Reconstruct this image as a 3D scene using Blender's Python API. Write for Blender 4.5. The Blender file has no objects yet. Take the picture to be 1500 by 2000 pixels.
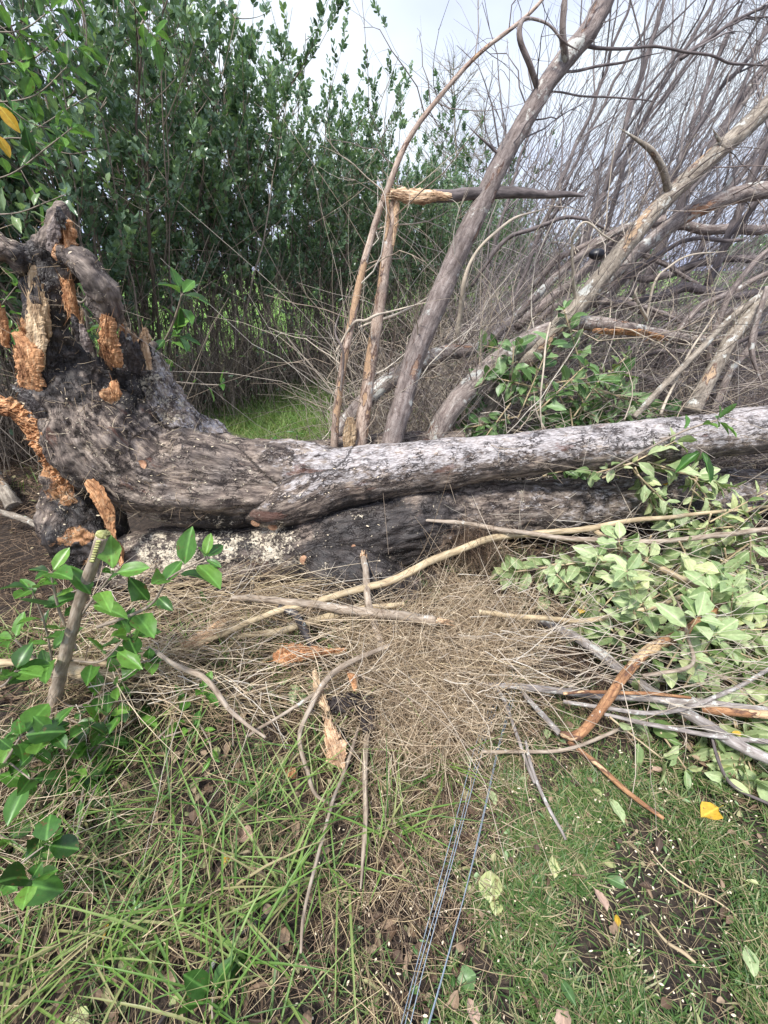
import bpy, math
import numpy as np
from mathutils import Vector, Matrix
R = math.radians
sc = bpy.context.scene
col = sc.collection
# ------------------------------------------------------------------ camera
F = 850.0                      # focal length in pixels of the 1500x2000 frame
PITCH = R(29.0)
CAMZ = 1.55
cam = bpy.data.cameras.new("camera"); camo = bpy.data.objects.new("camera", cam); col.objects.link(camo)
cam.sensor_fit = 'VERTICAL'; cam.sensor_height = 36.0; cam.lens = F / 2000 * 36.0
cam.clip_start = 0.02; cam.clip_end = 3000
camo.location = (0, 0, CAMZ); camo.rotation_euler = (R(90) - PITCH, 0, 0)
sc.camera = camo
# ------------------------------------------------------------------ light
SUN_EL, SUN_AZ = R(60), R(212)          # azimuth clockwise from +Y: from behind left
sc.view_settings.view_transform = 'Standard'; sc.view_settings.look = 'None'
sc.view_settings.gamma = 1.0; sc.view_settings.exposure = 1.2
sd = bpy.data.lights.new("sun", 'SUN'); so = bpy.data.objects.new("sun", sd); col.objects.link(so)
sd.energy = 2.4; sd.angle = R(9); sd.color = (1.0, 0.96, 0.9)
dv = Vector((math.sin(SUN_AZ) * math.cos(SUN_EL), math.cos(SUN_AZ) * math.cos(SUN_EL), math.sin(SUN_EL)))
so.rotation_euler = dv.to_track_quat('Z', 'Y').to_euler(); so.location = dv * 20
W = bpy.data.worlds.new("World"); sc.world = W; W.use_nodes = True
nt = W.node_tree; nt.nodes.clear()
def N_(nt, t, **k):
    n = nt.nodes.new(t)
    for a, b in k.items(): setattr(n, a, b)
    return n
out = N_(nt, 'ShaderNodeOutputWorld'); bg = N_(nt, 'ShaderNodeBackground'); bg.inputs[1].default_value = 0.1
sky = N_(nt, 'ShaderNodeTexSky', sky_type='NISHITA', sun_disc=False, sun_elevation=SUN_EL, sun_rotation=SUN_AZ)
tc = N_(nt, 'ShaderNodeTexCoord'); mp = N_(nt, 'ShaderNodeMapping'); mp.inputs['Scale'].default_value = (1, 1, 2.2)
nz = N_(nt, 'ShaderNodeTexNoise'); nz.inputs['Scale'].default_value = 1.7; nz.inputs['Detail'].default_value = 5; nz.inputs['Roughness'].default_value = 0.45
cr = N_(nt, 'ShaderNodeValToRGB'); cr.color_ramp.elements[0].position = 0.40; cr.color_ramp.elements[1].position = 0.66
cr.color_ramp.elements[0].color = (2.75, 3.1, 4.75, 1); cr.color_ramp.elements[1].color = (4.9, 5.3, 5.7, 1)
mix = N_(nt, 'ShaderNodeMixRGB'); mix.inputs[0].default_value = 0.9
nt.links.new(tc.outputs['Generated'], mp.inputs[0]); nt.links.new(mp.outputs[0], nz.inputs[0]); nt.links.new(nz.outputs[0], cr.inputs[0])
nt.links.new(sky.outputs[0], mix.inputs[1]); nt.links.new(cr.outputs[0], mix.inputs[2])
# overcast: cloud layer is brighter towards the zenith
sx = N_(nt, 'ShaderNodeSeparateXYZ'); nt.links.new(tc.outputs['Generated'], sx.inputs[0])
mr = N_(nt, 'ShaderNodeMapRange'); mr.inputs[1].default_value = 0.5; mr.inputs[2].default_value = 1.0; mr.inputs[3].default_value = 1.0; mr.inputs[4].default_value = 1.55
nt.links.new(sx.outputs[2], mr.inputs[0]); vm = N_(nt, 'ShaderNodeVectorMath', operation='SCALE'); nt.links.new(mix.outputs[0], vm.inputs[0]); nt.links.new(mr.outputs[0], vm.inputs['Scale'])
nt.links.new(vm.outputs[0], bg.inputs[0]); nt.links.new(bg.outputs[0], out.inputs[0])
# ------------------------------------------------------------------ helpers
rng = np.random.default_rng(7)
U = lambda a, b, n=None: rng.uniform(a, b, n)
cp, sp = math.cos(PITCH), math.sin(PITCH)
def ray(px, py):
    u = (px - 750) / F; v = (1000 - py) / F
    return np.array([u, cp + v * sp, -sp + v * cp])
def at(px, py, Y):                     # the point seen at a pixel, Y metres ahead
    d = ray(px, py); return np.array([0, 0, CAMZ]) + d * (Y / d[1])
def grd(px, py, z=0.0):                # the point on the ground there
    d = ray(px, py); return np.array([0, 0, CAMZ]) + d * ((z - CAMZ) / d[2])
def m2(px, py, Y, rpx):                # pixel size -> metres at that depth
    return rpx / F * (Y / ray(px, py)[1])
_G = np.random.default_rng(3).normal(size=(4096, 3)); _G /= np.linalg.norm(_G, axis=1)[:, None]
def pn(P):
    P = np.asarray(P, float); i = np.floor(P).astype(np.int64); f = P - i; w = f * f * f * (f * (f * 6 - 15) + 10)
    r = 0
    for dx in (0, 1):
        for dy in (0, 1):
            for dz in (0, 1):
                h = ((i[:, 0] + dx) * 73856093 ^ (i[:, 1] + dy) * 19349663 ^ (i[:, 2] + dz) * 83492791) & 4095
                g = _G[h]; d = (g[:, 0] * (f[:, 0] - dx) + g[:, 1] * (f[:, 1] - dy) + g[:, 2] * (f[:, 2] - dz))
                r = r + d * (w[:, 0] if dx else 1 - w[:, 0]) * (w[:, 1] if dy else 1 - w[:, 1]) * (w[:, 2] if dz else 1 - w[:, 2])
    return r
def fbm(P, o=4, g=0.5):
    s = 0; a = 1
    for k in range(o): s = s + a * pn(np.asarray(P) * 2 ** k + 17.3 * k); a *= g
    return s
def nrm(A): A = np.asarray(A, float); return A / (np.linalg.norm(A, axis=-1, keepdims=True) + 1e-9)
def gh(x, y):                          # ground height
    x = np.atleast_1d(x).astype(float); y = np.atleast_1d(y).astype(float)
    P = np.stack([x, y, 0 * x], 1)
    return 0.035 * fbm(P * 1.6, 3) + 0.012 * fbm(P * 9, 2)
ORG = {}                               # world position of each thing's empty, also used by its parts
class MB:                              # collects geometry, links it as ONE mesh
    def __init__(s): s.V = []; s.Q = []; s.T = []; s.B = []; s.Rn = []; s.n = 0; s.K = []
    def add(s, V, Q=None, T=None, bk=None, rnd=None, mask=None):
        V = np.asarray(V, float).reshape(-1, 3)
        if Q is not None and len(Q): s.Q.append(np.asarray(Q).reshape(-1, 4) + s.n)
        if T is not None and len(T): s.T.append(np.asarray(T).reshape(-1, 3) + s.n)
        s.V.append(V); s.B.append(np.zeros((len(V), 3)) if bk is None else bk)
        s.Rn.append(np.full(len(V), U(0, 1)) if rnd is None else np.broadcast_to(rnd, (len(V),)).astype(float))
        s.K.append(np.zeros((len(V), 4)) if mask is None else mask)
        s.n += len(V)
    def build(s, name, mat, parent=None, smooth=True, usemask=False):
        V = np.concatenate(s.V)
        Q = np.concatenate(s.Q) if s.Q else np.zeros((0, 4), int); T = np.concatenate(s.T) if s.T else np.zeros((0, 3), int)
        me = bpy.data.meshes.new(name); me.vertices.add(len(V))
        org = np.zeros(3)
        if parent is not None: org = np.array(ORG.get(parent.name, (0, 0, 0)))
        me.vertices.foreach_set('co', (V - org).astype(np.float32).ravel())
        nl = len(Q) * 4 + len(T) * 3; me.loops.add(nl); me.polygons.add(len(Q) + len(T))
        me.loops.foreach_set('vertex_index', np.concatenate([Q.ravel(), T.ravel()]).astype(np.int32))
        ls = np.concatenate([np.arange(len(Q)) * 4, len(Q) * 4 + np.arange(len(T)) * 3]).astype(np.int32)
        me.polygons.foreach_set('loop_start', ls)
        me.polygons.foreach_set('use_smooth', np.full(len(ls), smooth))
        me.update(calc_edges=True)
        a = me.attributes.new('bk', 'FLOAT_VECTOR', 'POINT'); a.data.foreach_set('vector', np.concatenate(s.B).astype(np.float32).ravel())
        a = me.attributes.new('rnd', 'FLOAT', 'POINT'); a.data.foreach_set('value', np.concatenate(s.Rn).astype(np.float32))
        if usemask:
            a = me.attributes.new('mask', 'FLOAT_COLOR', 'POINT'); a.data.foreach_set('color', np.concatenate(s.K).astype(np.float32).ravel())
        me.materials.append(mat)
        o = bpy.data.objects.new(name, me); col.objects.link(o)
        if parent is not None: o.parent = parent; ORG[o.name] = org
        return o
def tag(o, label=None, cat=None, group=None, kind=None):
    if label: o['label'] = label
    if cat: o['category'] = cat
    if group: o['group'] = group
    if kind: o['kind'] = kind
    return o
def thing(name, loc, label, cat, group=None):
    o = bpy.data.objects.new(name, None); col.objects.link(o); o.empty_display_size = 0.05
    o.location = tuple(float(v) for v in loc); ORG[o.name] = [float(v) for v in loc]
    return tag(o, label, cat, group)
def resamp(P, Rr, n):
    P = np.asarray(P, float); Rr = np.asarray(Rr, float)
    if len(P) > 2:
        A = np.vstack([2 * P[0] - P[1], P, 2 * P[-1] - P[-2]]); k = 12; o = []
        ro = []
        for i in range(1, len(A) - 2):
            t = np.linspace(0, 1, k, endpoint=False)[:, None]
            o.append(0.5 * ((2 * A[i]) + (-A[i - 1] + A[i + 1]) * t + (2 * A[i - 1] - 5 * A[i] + 4 * A[i + 1] - A[i + 2]) * t ** 2 + (-A[i - 1] + 3 * A[i] - 3 * A[i + 1] + A[i + 2]) * t ** 3))
            ro.append(Rr[i - 1] + (Rr[i] - Rr[i - 1]) * t[:, 0])
        P = np.vstack(o + [P[-1:]]); Rr = np.concatenate(ro + [Rr[-1:]])
    s = np.concatenate([[0], np.cumsum(np.linalg.norm(np.diff(P, axis=0), axis=1))])
    t = np.linspace(0, s[-1], n)
    return np.stack([np.interp(t, s, P[:, j]) for j in range(3)], 1), np.interp(t, s, Rr), t
def tube(mb, P, Rr, sides=8, step=0.03, jit=0.0, jf=6.0, wob=0.0, rnd=None, flat=1.0, off=None, masks=None, knots=0.0):
    P = np.asarray(P, float); L = np.linalg.norm(np.diff(P, axis=0), axis=1).sum()
    n = max(4, int(L / step) + 1); Q, r, s = resamp(P, Rr, n)
    off = U(0, 50) if off is None else off
    if wob:
        Q = Q + wob * np.stack([pn(np.stack([s * 3.1 + off + 7 * k, 0 * s + k * 3.3, 0 * s], 1)) for k in range(3)], 1) * np.minimum(1, np.minimum(s, s[-1] - s * 0.7) / (0.15 * s[-1] + 1e-6))[:, None]
    Tn = nrm(np.gradient(Q, axis=0)); a = np.array([0, 0, 1.0]) if abs(Tn[0][2]) < 0.9 else np.array([1.0, 0, 0])
    X = np.zeros_like(Q); x = nrm(np.cross(Tn[0], a))
    for i in range(n):
        x = x - Tn[i] * np.dot(x, Tn[i]); x = x / (np.linalg.norm(x) + 1e-9); X[i] = x
    Y = np.cross(Tn, X)
    th = np.linspace(0, 2 * np.pi, sides, endpoint=False)
    c, sn = np.cos(th), np.sin(th)
    rr = np.repeat(r[:, None], sides, 1)
    bk = np.stack([rr * c, rr * sn, np.repeat(s[:, None], sides, 1) + off], 2).reshape(-1, 3)
    if jit:
        q = bk * jf; q[:, 2] = bk[:, 2] * jf * 0.6
        rr = rr * (1 + jit * fbm(q, 3).reshape(n, sides))
    if knots:
        kn = pn(np.stack([s * 9 + off, 0 * s, 0 * s + 5], 1)); rr = rr * (1 + knots * np.clip(kn - 0.2, 0, 1)[:, None] * 2)
    V = Q[:, None, :] + rr[..., None] * (c[None, :, None] * X[:, None, :] + flat * sn[None, :, None] * Y[:, None, :])
    V = np.concatenate([V.reshape(-1, 3), Q[:1], Q[-1:]])
    bk = np.concatenate([bk, [[0, 0, off], [0, 0, s[-1] + off]]])
    i = np.arange(n - 1)[:, None] * sides; j = np.arange(sides)[None, :]; j2 = (j + 1) % sides
    Qd = np.stack([i + j, i + j2, i + sides + j2, i + sides + j], 2).reshape(-1, 4)
    k = np.arange(sides); k2 = (k + 1) % sides; e = (n - 1) * sides
    Tt = np.concatenate([np.stack([k2, k, 0 * k + n * sides], 1), np.stack([e + k, e + k2, 0 * k + n * sides + 1], 1)])
    mb.add(V, Qd, Tt, bk=bk, rnd=rnd)
    return Q, r, s
def curves(mb, P0, D, L, rad, B=None, C=None, ns=5, sides=3, rnd=None, taper=0.35, kink=0.0):
    """many thin curved twigs at once: P0 start, D direction, L length, B bend vector (quadratic), C second bend (cubic)"""
    P0 = np.asarray(P0, float); n = len(P0); D = nrm(D); L = np.broadcast_to(L, (n,)); rad = np.broadcast_to(rad, (n,))
    B = np.zeros((n, 3)) if B is None else B; C = np.zeros((n, 3)) if C is None else C
    t = np.linspace(0, 1, ns)
    P = P0[:, None] + L[:, None, None] * (D[:, None] * t[None, :, None] + B[:, None] * (t ** 2)[None, :, None] + C[:, None] * (t ** 3 - t)[None, :, None])
    if kink: P[:, 1:] += rng.normal(size=(n, ns - 1, 3)) * (kink * L)[:, None, None]
    Tn = nrm(np.gradient(P, axis=1))
    a = np.where(np.abs(D[:, 2:3]) < 0.8, np.array([[0, 0, 1.0]]), np.array([[1.0, 0, 0]]))
    X = nrm(np.cross(Tn, a[:, None])); Y = np.cross(Tn, X)
    th = np.linspace(0, 2 * np.pi, sides, endpoint=False)
    r = rad[:, None] * (1 - (1 - taper) * t[None])
    V = P[:, :, None] + r[:, :, None, None] * (np.cos(th)[None, None, :, None] * X[:, :, None] + np.sin(th)[None, None, :, None] * Y[:, :, None])
    b = (np.arange(n) * ns * sides)[:, None, None]; i = (np.arange(ns - 1) * sides)[None, :, None]; j = np.arange(sides)[None, None, :]; j2 = (j + 1) % sides
    Q = np.stack([b + i + j, b + i + j2, b + i + sides + j2, b + i + sides + j], 3).reshape(-1, 4)
    rn = rng.uniform(0, 1, n) if rnd is None else np.broadcast_to(rnd, (n,))
    bk = np.zeros((n, ns, sides, 3)); bk[..., 0] = r[:, :, None] * np.cos(th); bk[..., 1] = r[:, :, None] * np.sin(th)
    bk[..., 2] = (t[None] * L[:, None])[:, :, None] + 9 * rn[:, None, None]
    mb.add(V, Q, bk=bk.reshape(-1, 3), rnd=np.repeat(rn, ns * sides))
    return P
def ltemp(st, wid, cols=3, fold=0.25, droop=0.18, wave=0.0, jag=0.0, seed=1):
    g = np.random.default_rng(seed); v = []; idx = []; v.append((0, 0, 0)); n = 1
    for k, (s_, w_) in enumerate(zip(st, wid)):
        row = []
        for c in range(cols):
            q = (c / (cols - 1) - 0.5) * 2; ww = w_ * (1 + (g.uniform(-jag, jag) if abs(q) > .9 else 0))
            v.append((q * ww * 0.5, s_, fold * abs(q) * w_ * 0.5 - droop * s_ ** 2 + (wave * g.normal() if abs(q) > .9 else 0))); row.append(n); n += 1
        idx.append(row)
    v.append((0, 1, -droop)); tip = n; T = []; Q = []
    for c in range(cols - 1):
        T.append((0, idx[0][c + 1], idx[0][c])); T.append((tip, idx[-1][c], idx[-1][c + 1]))
        for k in range(len(idx) - 1): Q.append((idx[k][c], idx[k][c + 1], idx[k + 1][c + 1], idx[k + 1][c]))
    return np.array(v, float), np.array(Q), np.array(T)
LEAF_S = ltemp([0.3, 0.68], [0.85, 0.9])
LEAF_B = [ltemp([0.1, 0.22, 0.38, 0.55, 0.72, 0.88], [0.35, 0.72, 0.98, 1.0, 0.82, 0.45], 5, 0.22, dr, 0.035, jg, k) for k, (dr, jg) in enumerate([(0.2, 0.05), (0.35, 0.1), (-0.05, 0.04), (0.15, 0.32), (0.3, 0.2)])]
BLADE = ltemp([0.04, 0.35, 0.7], [0.8, 1.0, 0.7], 2, 0, 0)
def leaves(mb, P, D, Nn, L, Wd, tm=LEAF_S, rnd=None, bend=None):
    n = len(P)
    if n == 0: return
    D = nrm(D); X = nrm(np.cross(D, Nn)); Nn = np.cross(X, D); v, Q, T = tm
    L = np.broadcast_to(L, (n,)); Wd = np.broadcast_to(Wd, (n,))
    h = v[None, :, 2] if bend is None else v[None, :, 2] - np.asarray(bend)[:, None] * v[None, :, 1] ** 2
    V = P[:, None] + X[:, None] * (v[None, :, 0] * Wd[:, None])[..., None] + D[:, None] * (v[None, :, 1] * L[:, None])[..., None] + Nn[:, None] * (h * L[:, None])[..., None]
    o = (np.arange(n) * len(v))[:, None, None]
    rn = rng.uniform(0, 1, n) if rnd is None else np.broadcast_to(rnd, (n,))
    bk = np.broadcast_to(v[None], (n, len(v), 3)).copy(); bk[..., 2] = rn[:, None] * 10
    mb.add(V, (Q[None] + o).reshape(-1, 4), (T[None] + o).reshape(-1, 3), bk=bk.reshape(-1, 3), rnd=np.repeat(rn, len(v)))
# ------------------------------------------------------------------ materials
def mat(name):
    m = bpy.data.materials.new(name); m.use_nodes = True; nt = m.node_tree
    b = nt.nodes['Principled BSDF']; return m, nt, b
def ramp(nt, src, stops, interp='LINEAR'):
    r = nt.nodes.new('ShaderNodeValToRGB'); r.color_ramp.interpolation = interp
    while len(r.color_ramp.elements) < len(stops): r.color_ramp.elements.new(0.5)
    for e, (p, c) in zip(r.color_ramp.elements, stops): e.position = p; e.color = (c[0], c[1], c[2], 1) if len(c) == 3 else c
    nt.links.new(src, r.inputs[0]); return r.outputs[0]
def G1(v): return (v, v, v)
def noise(nt, vec, scale, det=4, rough=0.55, sc3=None, typ='n'):
    if sc3 is not None:
        m = nt.nodes.new('ShaderNodeMapping'); m.inputs['Scale'].default_value = sc3; nt.links.new(vec, m.inputs[0]); vec = m.outputs[0]
    if typ == 'n':
        n = nt.nodes.new('ShaderNodeTexNoise'); n.inputs['Scale'].default_value = scale; n.inputs['Detail'].default_value = det; n.inputs['Roughness'].default_value = rough
        nt.links.new(vec, n.inputs[0]); return n.outputs[0]
    n = nt.nodes.new('ShaderNodeTexVoronoi'); n.inputs['Scale'].default_value = scale; n.feature = typ if typ != 'v' else 'F1'
    nt.links.new(vec, n.inputs[0]); return n.outputs[0]
def mx(nt, f, a, b, mode='MIX'):
    m = nt.nodes.new('ShaderNodeMixRGB'); m.blend_type = mode
    for i, x in enumerate((f, a, b)):
        if isinstance(x, (int, float)): m.inputs[i].default_value = x if i == 0 else (x, x, x, 1)
        elif isinstance(x, tuple): m.inputs[i].default_value = (*x, 1)
        else: nt.links.new(x, m.inputs[i])
    return m.outputs[0]
def mth(nt, op, a, b=0.0):
    m = nt.nodes.new('ShaderNodeMath'); m.operation = op
    for i, x in enumerate((a, b)):
        if isinstance(x, (int, float)): m.inputs[i].default_value = x
        else: nt.links.new(x, m.inputs[i])
    return m.outputs[0]
def attr(nt, n, o='Vector'):
    a = nt.nodes.new('ShaderNodeAttribute'); a.attribute_name = n; return a.outputs[o]
def bump(nt, b, h, st=0.5, dist=0.01):
    n = nt.nodes.new('ShaderNodeBump'); n.inputs['Strength'].default_value = st; n.inputs['Distance'].default_value = dist
    nt.links.new(h, n.inputs['Height']); nt.links.new(n.outputs[0], b.inputs['Normal'])
def leafmat(name, cols, back, rough=0.4, trans=0.3, vein=0.25, spots=0.0):
    m, nt, b = mat(name); r = attr(nt, 'rnd', 'Fac'); k = attr(nt, 'bk')
    n = len(cols); c = ramp(nt, r, [(i / max(1, n - 1), cc) for i, cc in enumerate(cols)])
    geo = nt.nodes.new('ShaderNodeNewGeometry')
    c = mx(nt, geo.outputs['Backfacing'], c, mx(nt, 0.75, c, back))
    sep = nt.nodes.new('ShaderNodeSeparateXYZ'); nt.links.new(k, sep.inputs[0])
    rib = mth(nt, 'SUBTRACT', 1.0, mth(nt, 'MULTIPLY', mth(nt, 'ABSOLUTE', sep.outputs[0]), 14.0)); rib = mth(nt, 'MAXIMUM', rib, 0.0)
    c = mx(nt, mth(nt, 'MULTIPLY', rib, vein), c, tuple(min(1, 2.6 * x + .05) for x in cols[n // 2]))
    nn = noise(nt, k, 5, 3, sc3=(1, 1, 1)); c = mx(nt, 0.35, c, mx(nt, 1.0, c, ramp(nt, nn, [(0.3, G1(0.45)), (0.7, G1(1.5))]), 'MULTIPLY'))
    if spots:
        s = ramp(nt, noise(nt, k, 3.5, 4, 0.7), [(0.62 - spots * .1, G1(0)), (0.68 - spots * .1, G1(1))]); c = mx(nt, mth(nt, 'MULTIPLY', s, 0.8), c, (0.16, 0.09, 0.04))
    nt.links.new(c, b.inputs['Base Color']); b.inputs['Roughness'].default_value = rough
    tr = nt.nodes.new('ShaderNodeBsdfTranslucent'); nt.links.new(mx(nt, 1.0, c, (0.9, 1.0, 0.45), 'MULTIPLY'), tr.inputs[0])
    ms = nt.nodes.new('ShaderNodeMixShader'); ms.inputs[0].default_value = trans
    nt.links.new(b.outputs[0], ms.inputs[1]); nt.links.new(tr.outputs[0], ms.inputs[2]); nt.links.new(ms.outputs[0], nt.nodes['Material Output'].inputs[0])
    return m
def barkmat(name, dark, mid, light, lichen=0.3, scale=1.0, peel=None, peelamt=0.0, rough=0.85, bst=0.7, moss=0.0, st=0.25):
    m, nt, b = mat(name); k = attr(nt, 'bk'); r = attr(nt, 'rnd', 'Fac')
    f = noise(nt, k, 60 * scale, 5, 0.6, sc3=(1, 1, st)); g = noise(nt, k, 14 * scale, 3, 0.5, sc3=(1, 1, 0.5))
    c = ramp(nt, f, [(0.3, dark), (0.5, mid), (0.72, light)])
    c = mx(nt, 0.5, c, mx(nt, 1.0, c, ramp(nt, g, [(0.3, G1(0.5)), (0.7, G1(1.6))]), 'MULTIPLY'))
    h = f
    if peel is not None:
        p = noise(nt, k, 9 * scale, 4, 0.65, sc3=(1, 1, 0.35)); e = 0.62 - 0.22 * peelamt
        pm = ramp(nt, p, [(e, G1(0)), (e + 0.015, G1(1))])
        pc = mx(nt, f, tuple(0.55 * x for x in peel), tuple(min(1, 1.3 * x) for x in peel)); c = mx(nt, pm, c, pc)
        c = mx(nt, ramp(nt, noise(nt, k, 70 * scale, typ='DISTANCE_TO_EDGE', sc3=(1, 1, 0.4)), [(0, G1(.7)), (.05, G1(0))]), c, tuple(.4 * x for x in dark)); edge = ramp(nt, p, [(e - .03, G1(0)), (e - 0.005, G1(1)), (e + .01, G1(0))]); c = mx(nt, edge, c, (0.10, 0.05, 0.035))
        h = mth(nt, 'SUBTRACT', f, mth(nt, 'MULTIPLY', pm, 0.8))
    if lichen:
        l = noise(nt, k, 26 * scale, 6, 0.7, sc3=(1, 1, 0.8)); l2 = noise(nt, k, 5, 2); ls = mth(nt, 'ADD', l, mth(nt, 'MULTIPLY', mth(nt, 'SUBTRACT', l2, 0.5), 0.8))
        e = 0.74 - 0.32 * lichen; lm = ramp(nt, ls, [(e, G1(0)), (e + 0.05, G1(1))])
        c = mx(nt, mth(nt, 'MULTIPLY', lm, 0.75), c, mx(nt, f, (0.42, 0.44, 0.38), (0.72, 0.72, 0.68)))
    c = mx(nt, 0.45, c, mx(nt, 1.0, c, ramp(nt, r, [(0, G1(0.5)), (1, G1(1.5))]), 'MULTIPLY'))
    nt.links.new(c, b.inputs['Base Color']); b.inputs['Roughness'].default_value = rough
    bump(nt, b, h, bst, 0.006); return m
def stickmat(name, cols, rough=0.7):
    m, nt, b = mat(name); r = attr(nt, 'rnd', 'Fac'); k = attr(nt, 'bk'); n = len(cols)
    c = ramp(nt, r, [(i / max(1, n - 1), cc) for i, cc in enumerate(cols)])
    g = noise(nt, k, 30, 3, sc3=(1, 1, 0.6)); c = mx(nt, 0.6, c, mx(nt, 1.0, c, ramp(nt, g, [(0.3, G1(0.5)), (0.7, G1(1.5))]), 'MULTIPLY'))
    nt.links.new(c, b.inputs['Base Color']); b.inputs['Roughness'].default_value = rough; return m
M = {}
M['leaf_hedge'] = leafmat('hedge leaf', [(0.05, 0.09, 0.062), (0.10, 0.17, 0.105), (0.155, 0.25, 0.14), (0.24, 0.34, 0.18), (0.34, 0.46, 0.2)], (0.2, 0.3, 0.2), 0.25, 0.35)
M['leaf_near'] = leafmat('glossy leaf', [(0.025, 0.07, 0.014), (0.06, 0.16, 0.03), (0.10, 0.24, 0.04), (0.18, 0.35, 0.06)], (0.18, 0.32, 0.13), 0.36, 0.35, 0.4, 0.15)
M['leaf_pale'] = leafmat('pale leaf underside', [(0.13, 0.22, 0.06), (0.27, 0.37, 0.16), (0.36, 0.46, 0.22), (0.44, 0.53, 0.28), (0.52, 0.56, 0.26)], (0.24, 0.33, 0.14), 0.5, 0.25, 0.3, 0.1)
M['leaf_mid'] = leafmat('mid leaf', [(0.05, 0.12, 0.03), (0.12, 0.22, 0.07), (0.25, 0.38, 0.17), (0.33, 0.46, 0.24)], (0.22, 0.34, 0.16), 0.4, 0.3)
M['grass'] = leafmat('turf blade', [(0.04, 0.09, 0.02), (0.07, 0.15, 0.035), (0.11, 0.20, 0.05), (0.19, 0.26, 0.08), (0.40, 0.33, 0.2)], (0.08, 0.16, 0.05), 0.5, 0.3, 0.0)
M['grass_long'] = leafmat('long grass blade', [(0.06, 0.13, 0.028), (0.12, 0.23, 0.045), (0.17, 0.30, 0.06), (0.25, 0.34, 0.10), (0.40, 0.32, 0.18)], (0.2, 0.3, 0.1), 0.45, 0.35, 0.15)
M['straw'] = stickmat('dry straw', [(0.13, 0.09, 0.05), (0.29, 0.21, 0.12), (0.43, 0.33, 0.19), (0.56, 0.46, 0.28)])
M['straw_dark'] = stickmat('brown litter', [(0.035, 0.02, 0.013), (0.085, 0.052, 0.033), (0.18, 0.115, 0.072), (0.36, 0.26, 0.17)])
M['needle'] = stickmat('tan dead twiglets', [(0.13, 0.085, 0.05), (0.34, 0.25, 0.155), (0.55, 0.43, 0.29), (0.74, 0.63, 0.46)])
M['twig_grey'] = stickmat('grey twig', [(0.08, 0.06, 0.05), (0.17, 0.13, 0.115), (0.29, 0.24, 0.21), (0.46, 0.40, 0.34)])
M['twig_dark'] = stickmat('dark grey brown twig', [(0.06, 0.05, 0.052), (0.13, 0.108, 0.108), (0.21, 0.182, 0.178), (0.32, 0.285, 0.27)])
M['twig_pale'] = stickmat('pale twig', [(0.26, 0.20, 0.15), (0.38, 0.31, 0.23), (0.50, 0.43, 0.34), (0.58, 0.53, 0.45)])
M['stem_hedge'] = stickmat('hedge stem', [(0.09, 0.07, 0.05), (0.18, 0.14, 0.11), (0.28, 0.23, 0.18), (0.38, 0.32, 0.25)])
M['bark_grey'] = barkmat('smooth grey brown bark', (0.11, 0.082, 0.072), (0.22, 0.178, 0.16), (0.33, 0.285, 0.26), 0.3, 1.0, (0.30, 0.19, 0.13), -0.35)
M['bark_peel'] = barkmat('peeling bark', (0.20, 0.13, 0.10), (0.37, 0.28, 0.22), (0.54, 0.44, 0.36), 0.15, 1.0, (0.46, 0.30, 0.18), 0.28)
M['bark_pale'] = barkmat('pale lichen bark', (0.11, 0.08, 0.07), (0.25, 0.205, 0.18), (0.42, 0.37, 0.33), 0.5, 1.0, (0.4, 0.22, 0.13), 0.0)
M['bark_green'] = barkmat('greenish tan bark', (0.11, 0.09, 0.07), (0.25, 0.21, 0.165), (0.40, 0.355, 0.29), 0.42, 1.0, (0.42, 0.29, 0.18), 0.0)
M['bark_far'] = barkmat('dark grey bark', (0.06, 0.048, 0.047), (0.125, 0.103, 0.10), (0.22, 0.185, 0.175), 0.15, 1.0)
M['bark_tan'] = barkmat('tan stick', (0.24, 0.17, 0.10), (0.42, 0.33, 0.20), (0.55, 0.46, 0.31), 0.0, 1.0, bst=0.35)
M['bark_stick'] = barkmat('weathered stick', (0.14, 0.10, 0.07), (0.30, 0.24, 0.18), (0.44, 0.38, 0.31), 0.25, 1.2)
M['bark_lichen'] = barkmat('white lichen stick', (0.11, 0.09, 0.08), (0.25, 0.22, 0.2), (0.42, 0.39, 0.37), 0.55, 1.3)
M['bark_rust'] = barkmat('rusty peeled stick', (0.12, 0.05, 0.025), (0.30, 0.15, 0.07), (0.48, 0.28, 0.14), 0.1, 1.0, (0.6, 0.42, 0.24), 0.35)
M['bark_black'] = barkmat('wet black bark', (0.015, 0.012, 0.011), (0.045, 0.036, 0.034), (0.10, 0.085, 0.08), 0.35, 1.0, rough=0.55)
def rotmat(name, a, b_, c_, fib=0.25, pale=0.0):
    m, nt, b = mat(name); k = attr(nt, 'bk')
    f = noise(nt, k, 90, 6, 0.65, sc3=(1, 1, fib)); g = noise(nt, k, 16, 4, 0.6, sc3=(1, 1, 0.6))
    c = ramp(nt, f, [(0.33, a), (0.5, b_), (0.66, c_)]); c = mx(nt, 0.8, c, mx(nt, 1.0, c, ramp(nt, g, [(0.35, (0.3, 0.2, 0.15)), (0.58, G1(1.25))]), 'MULTIPLY'))
    nt.links.new(c, b.inputs['Base Color']); b.inputs['Roughness'].default_value = 0.9; bump(nt, b, mth(nt, 'ADD', f, g), 0.9, 0.006); return m
M['rot'] = rotmat('rotten orange wood', (0.20, 0.085, 0.035), (0.47, 0.24, 0.11), (0.68, 0.44, 0.25))
M['splint'] = rotmat('fresh splintered wood', (0.34, 0.20, 0.11), (0.57, 0.40, 0.25), (0.74, 0.60, 0.43), 0.06)
M['palewood'] = rotmat('pale split wood', (0.30, 0.2, 0.11), (0.52, 0.38, 0.23), (0.68, 0.55, 0.38), 0.05)
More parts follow.
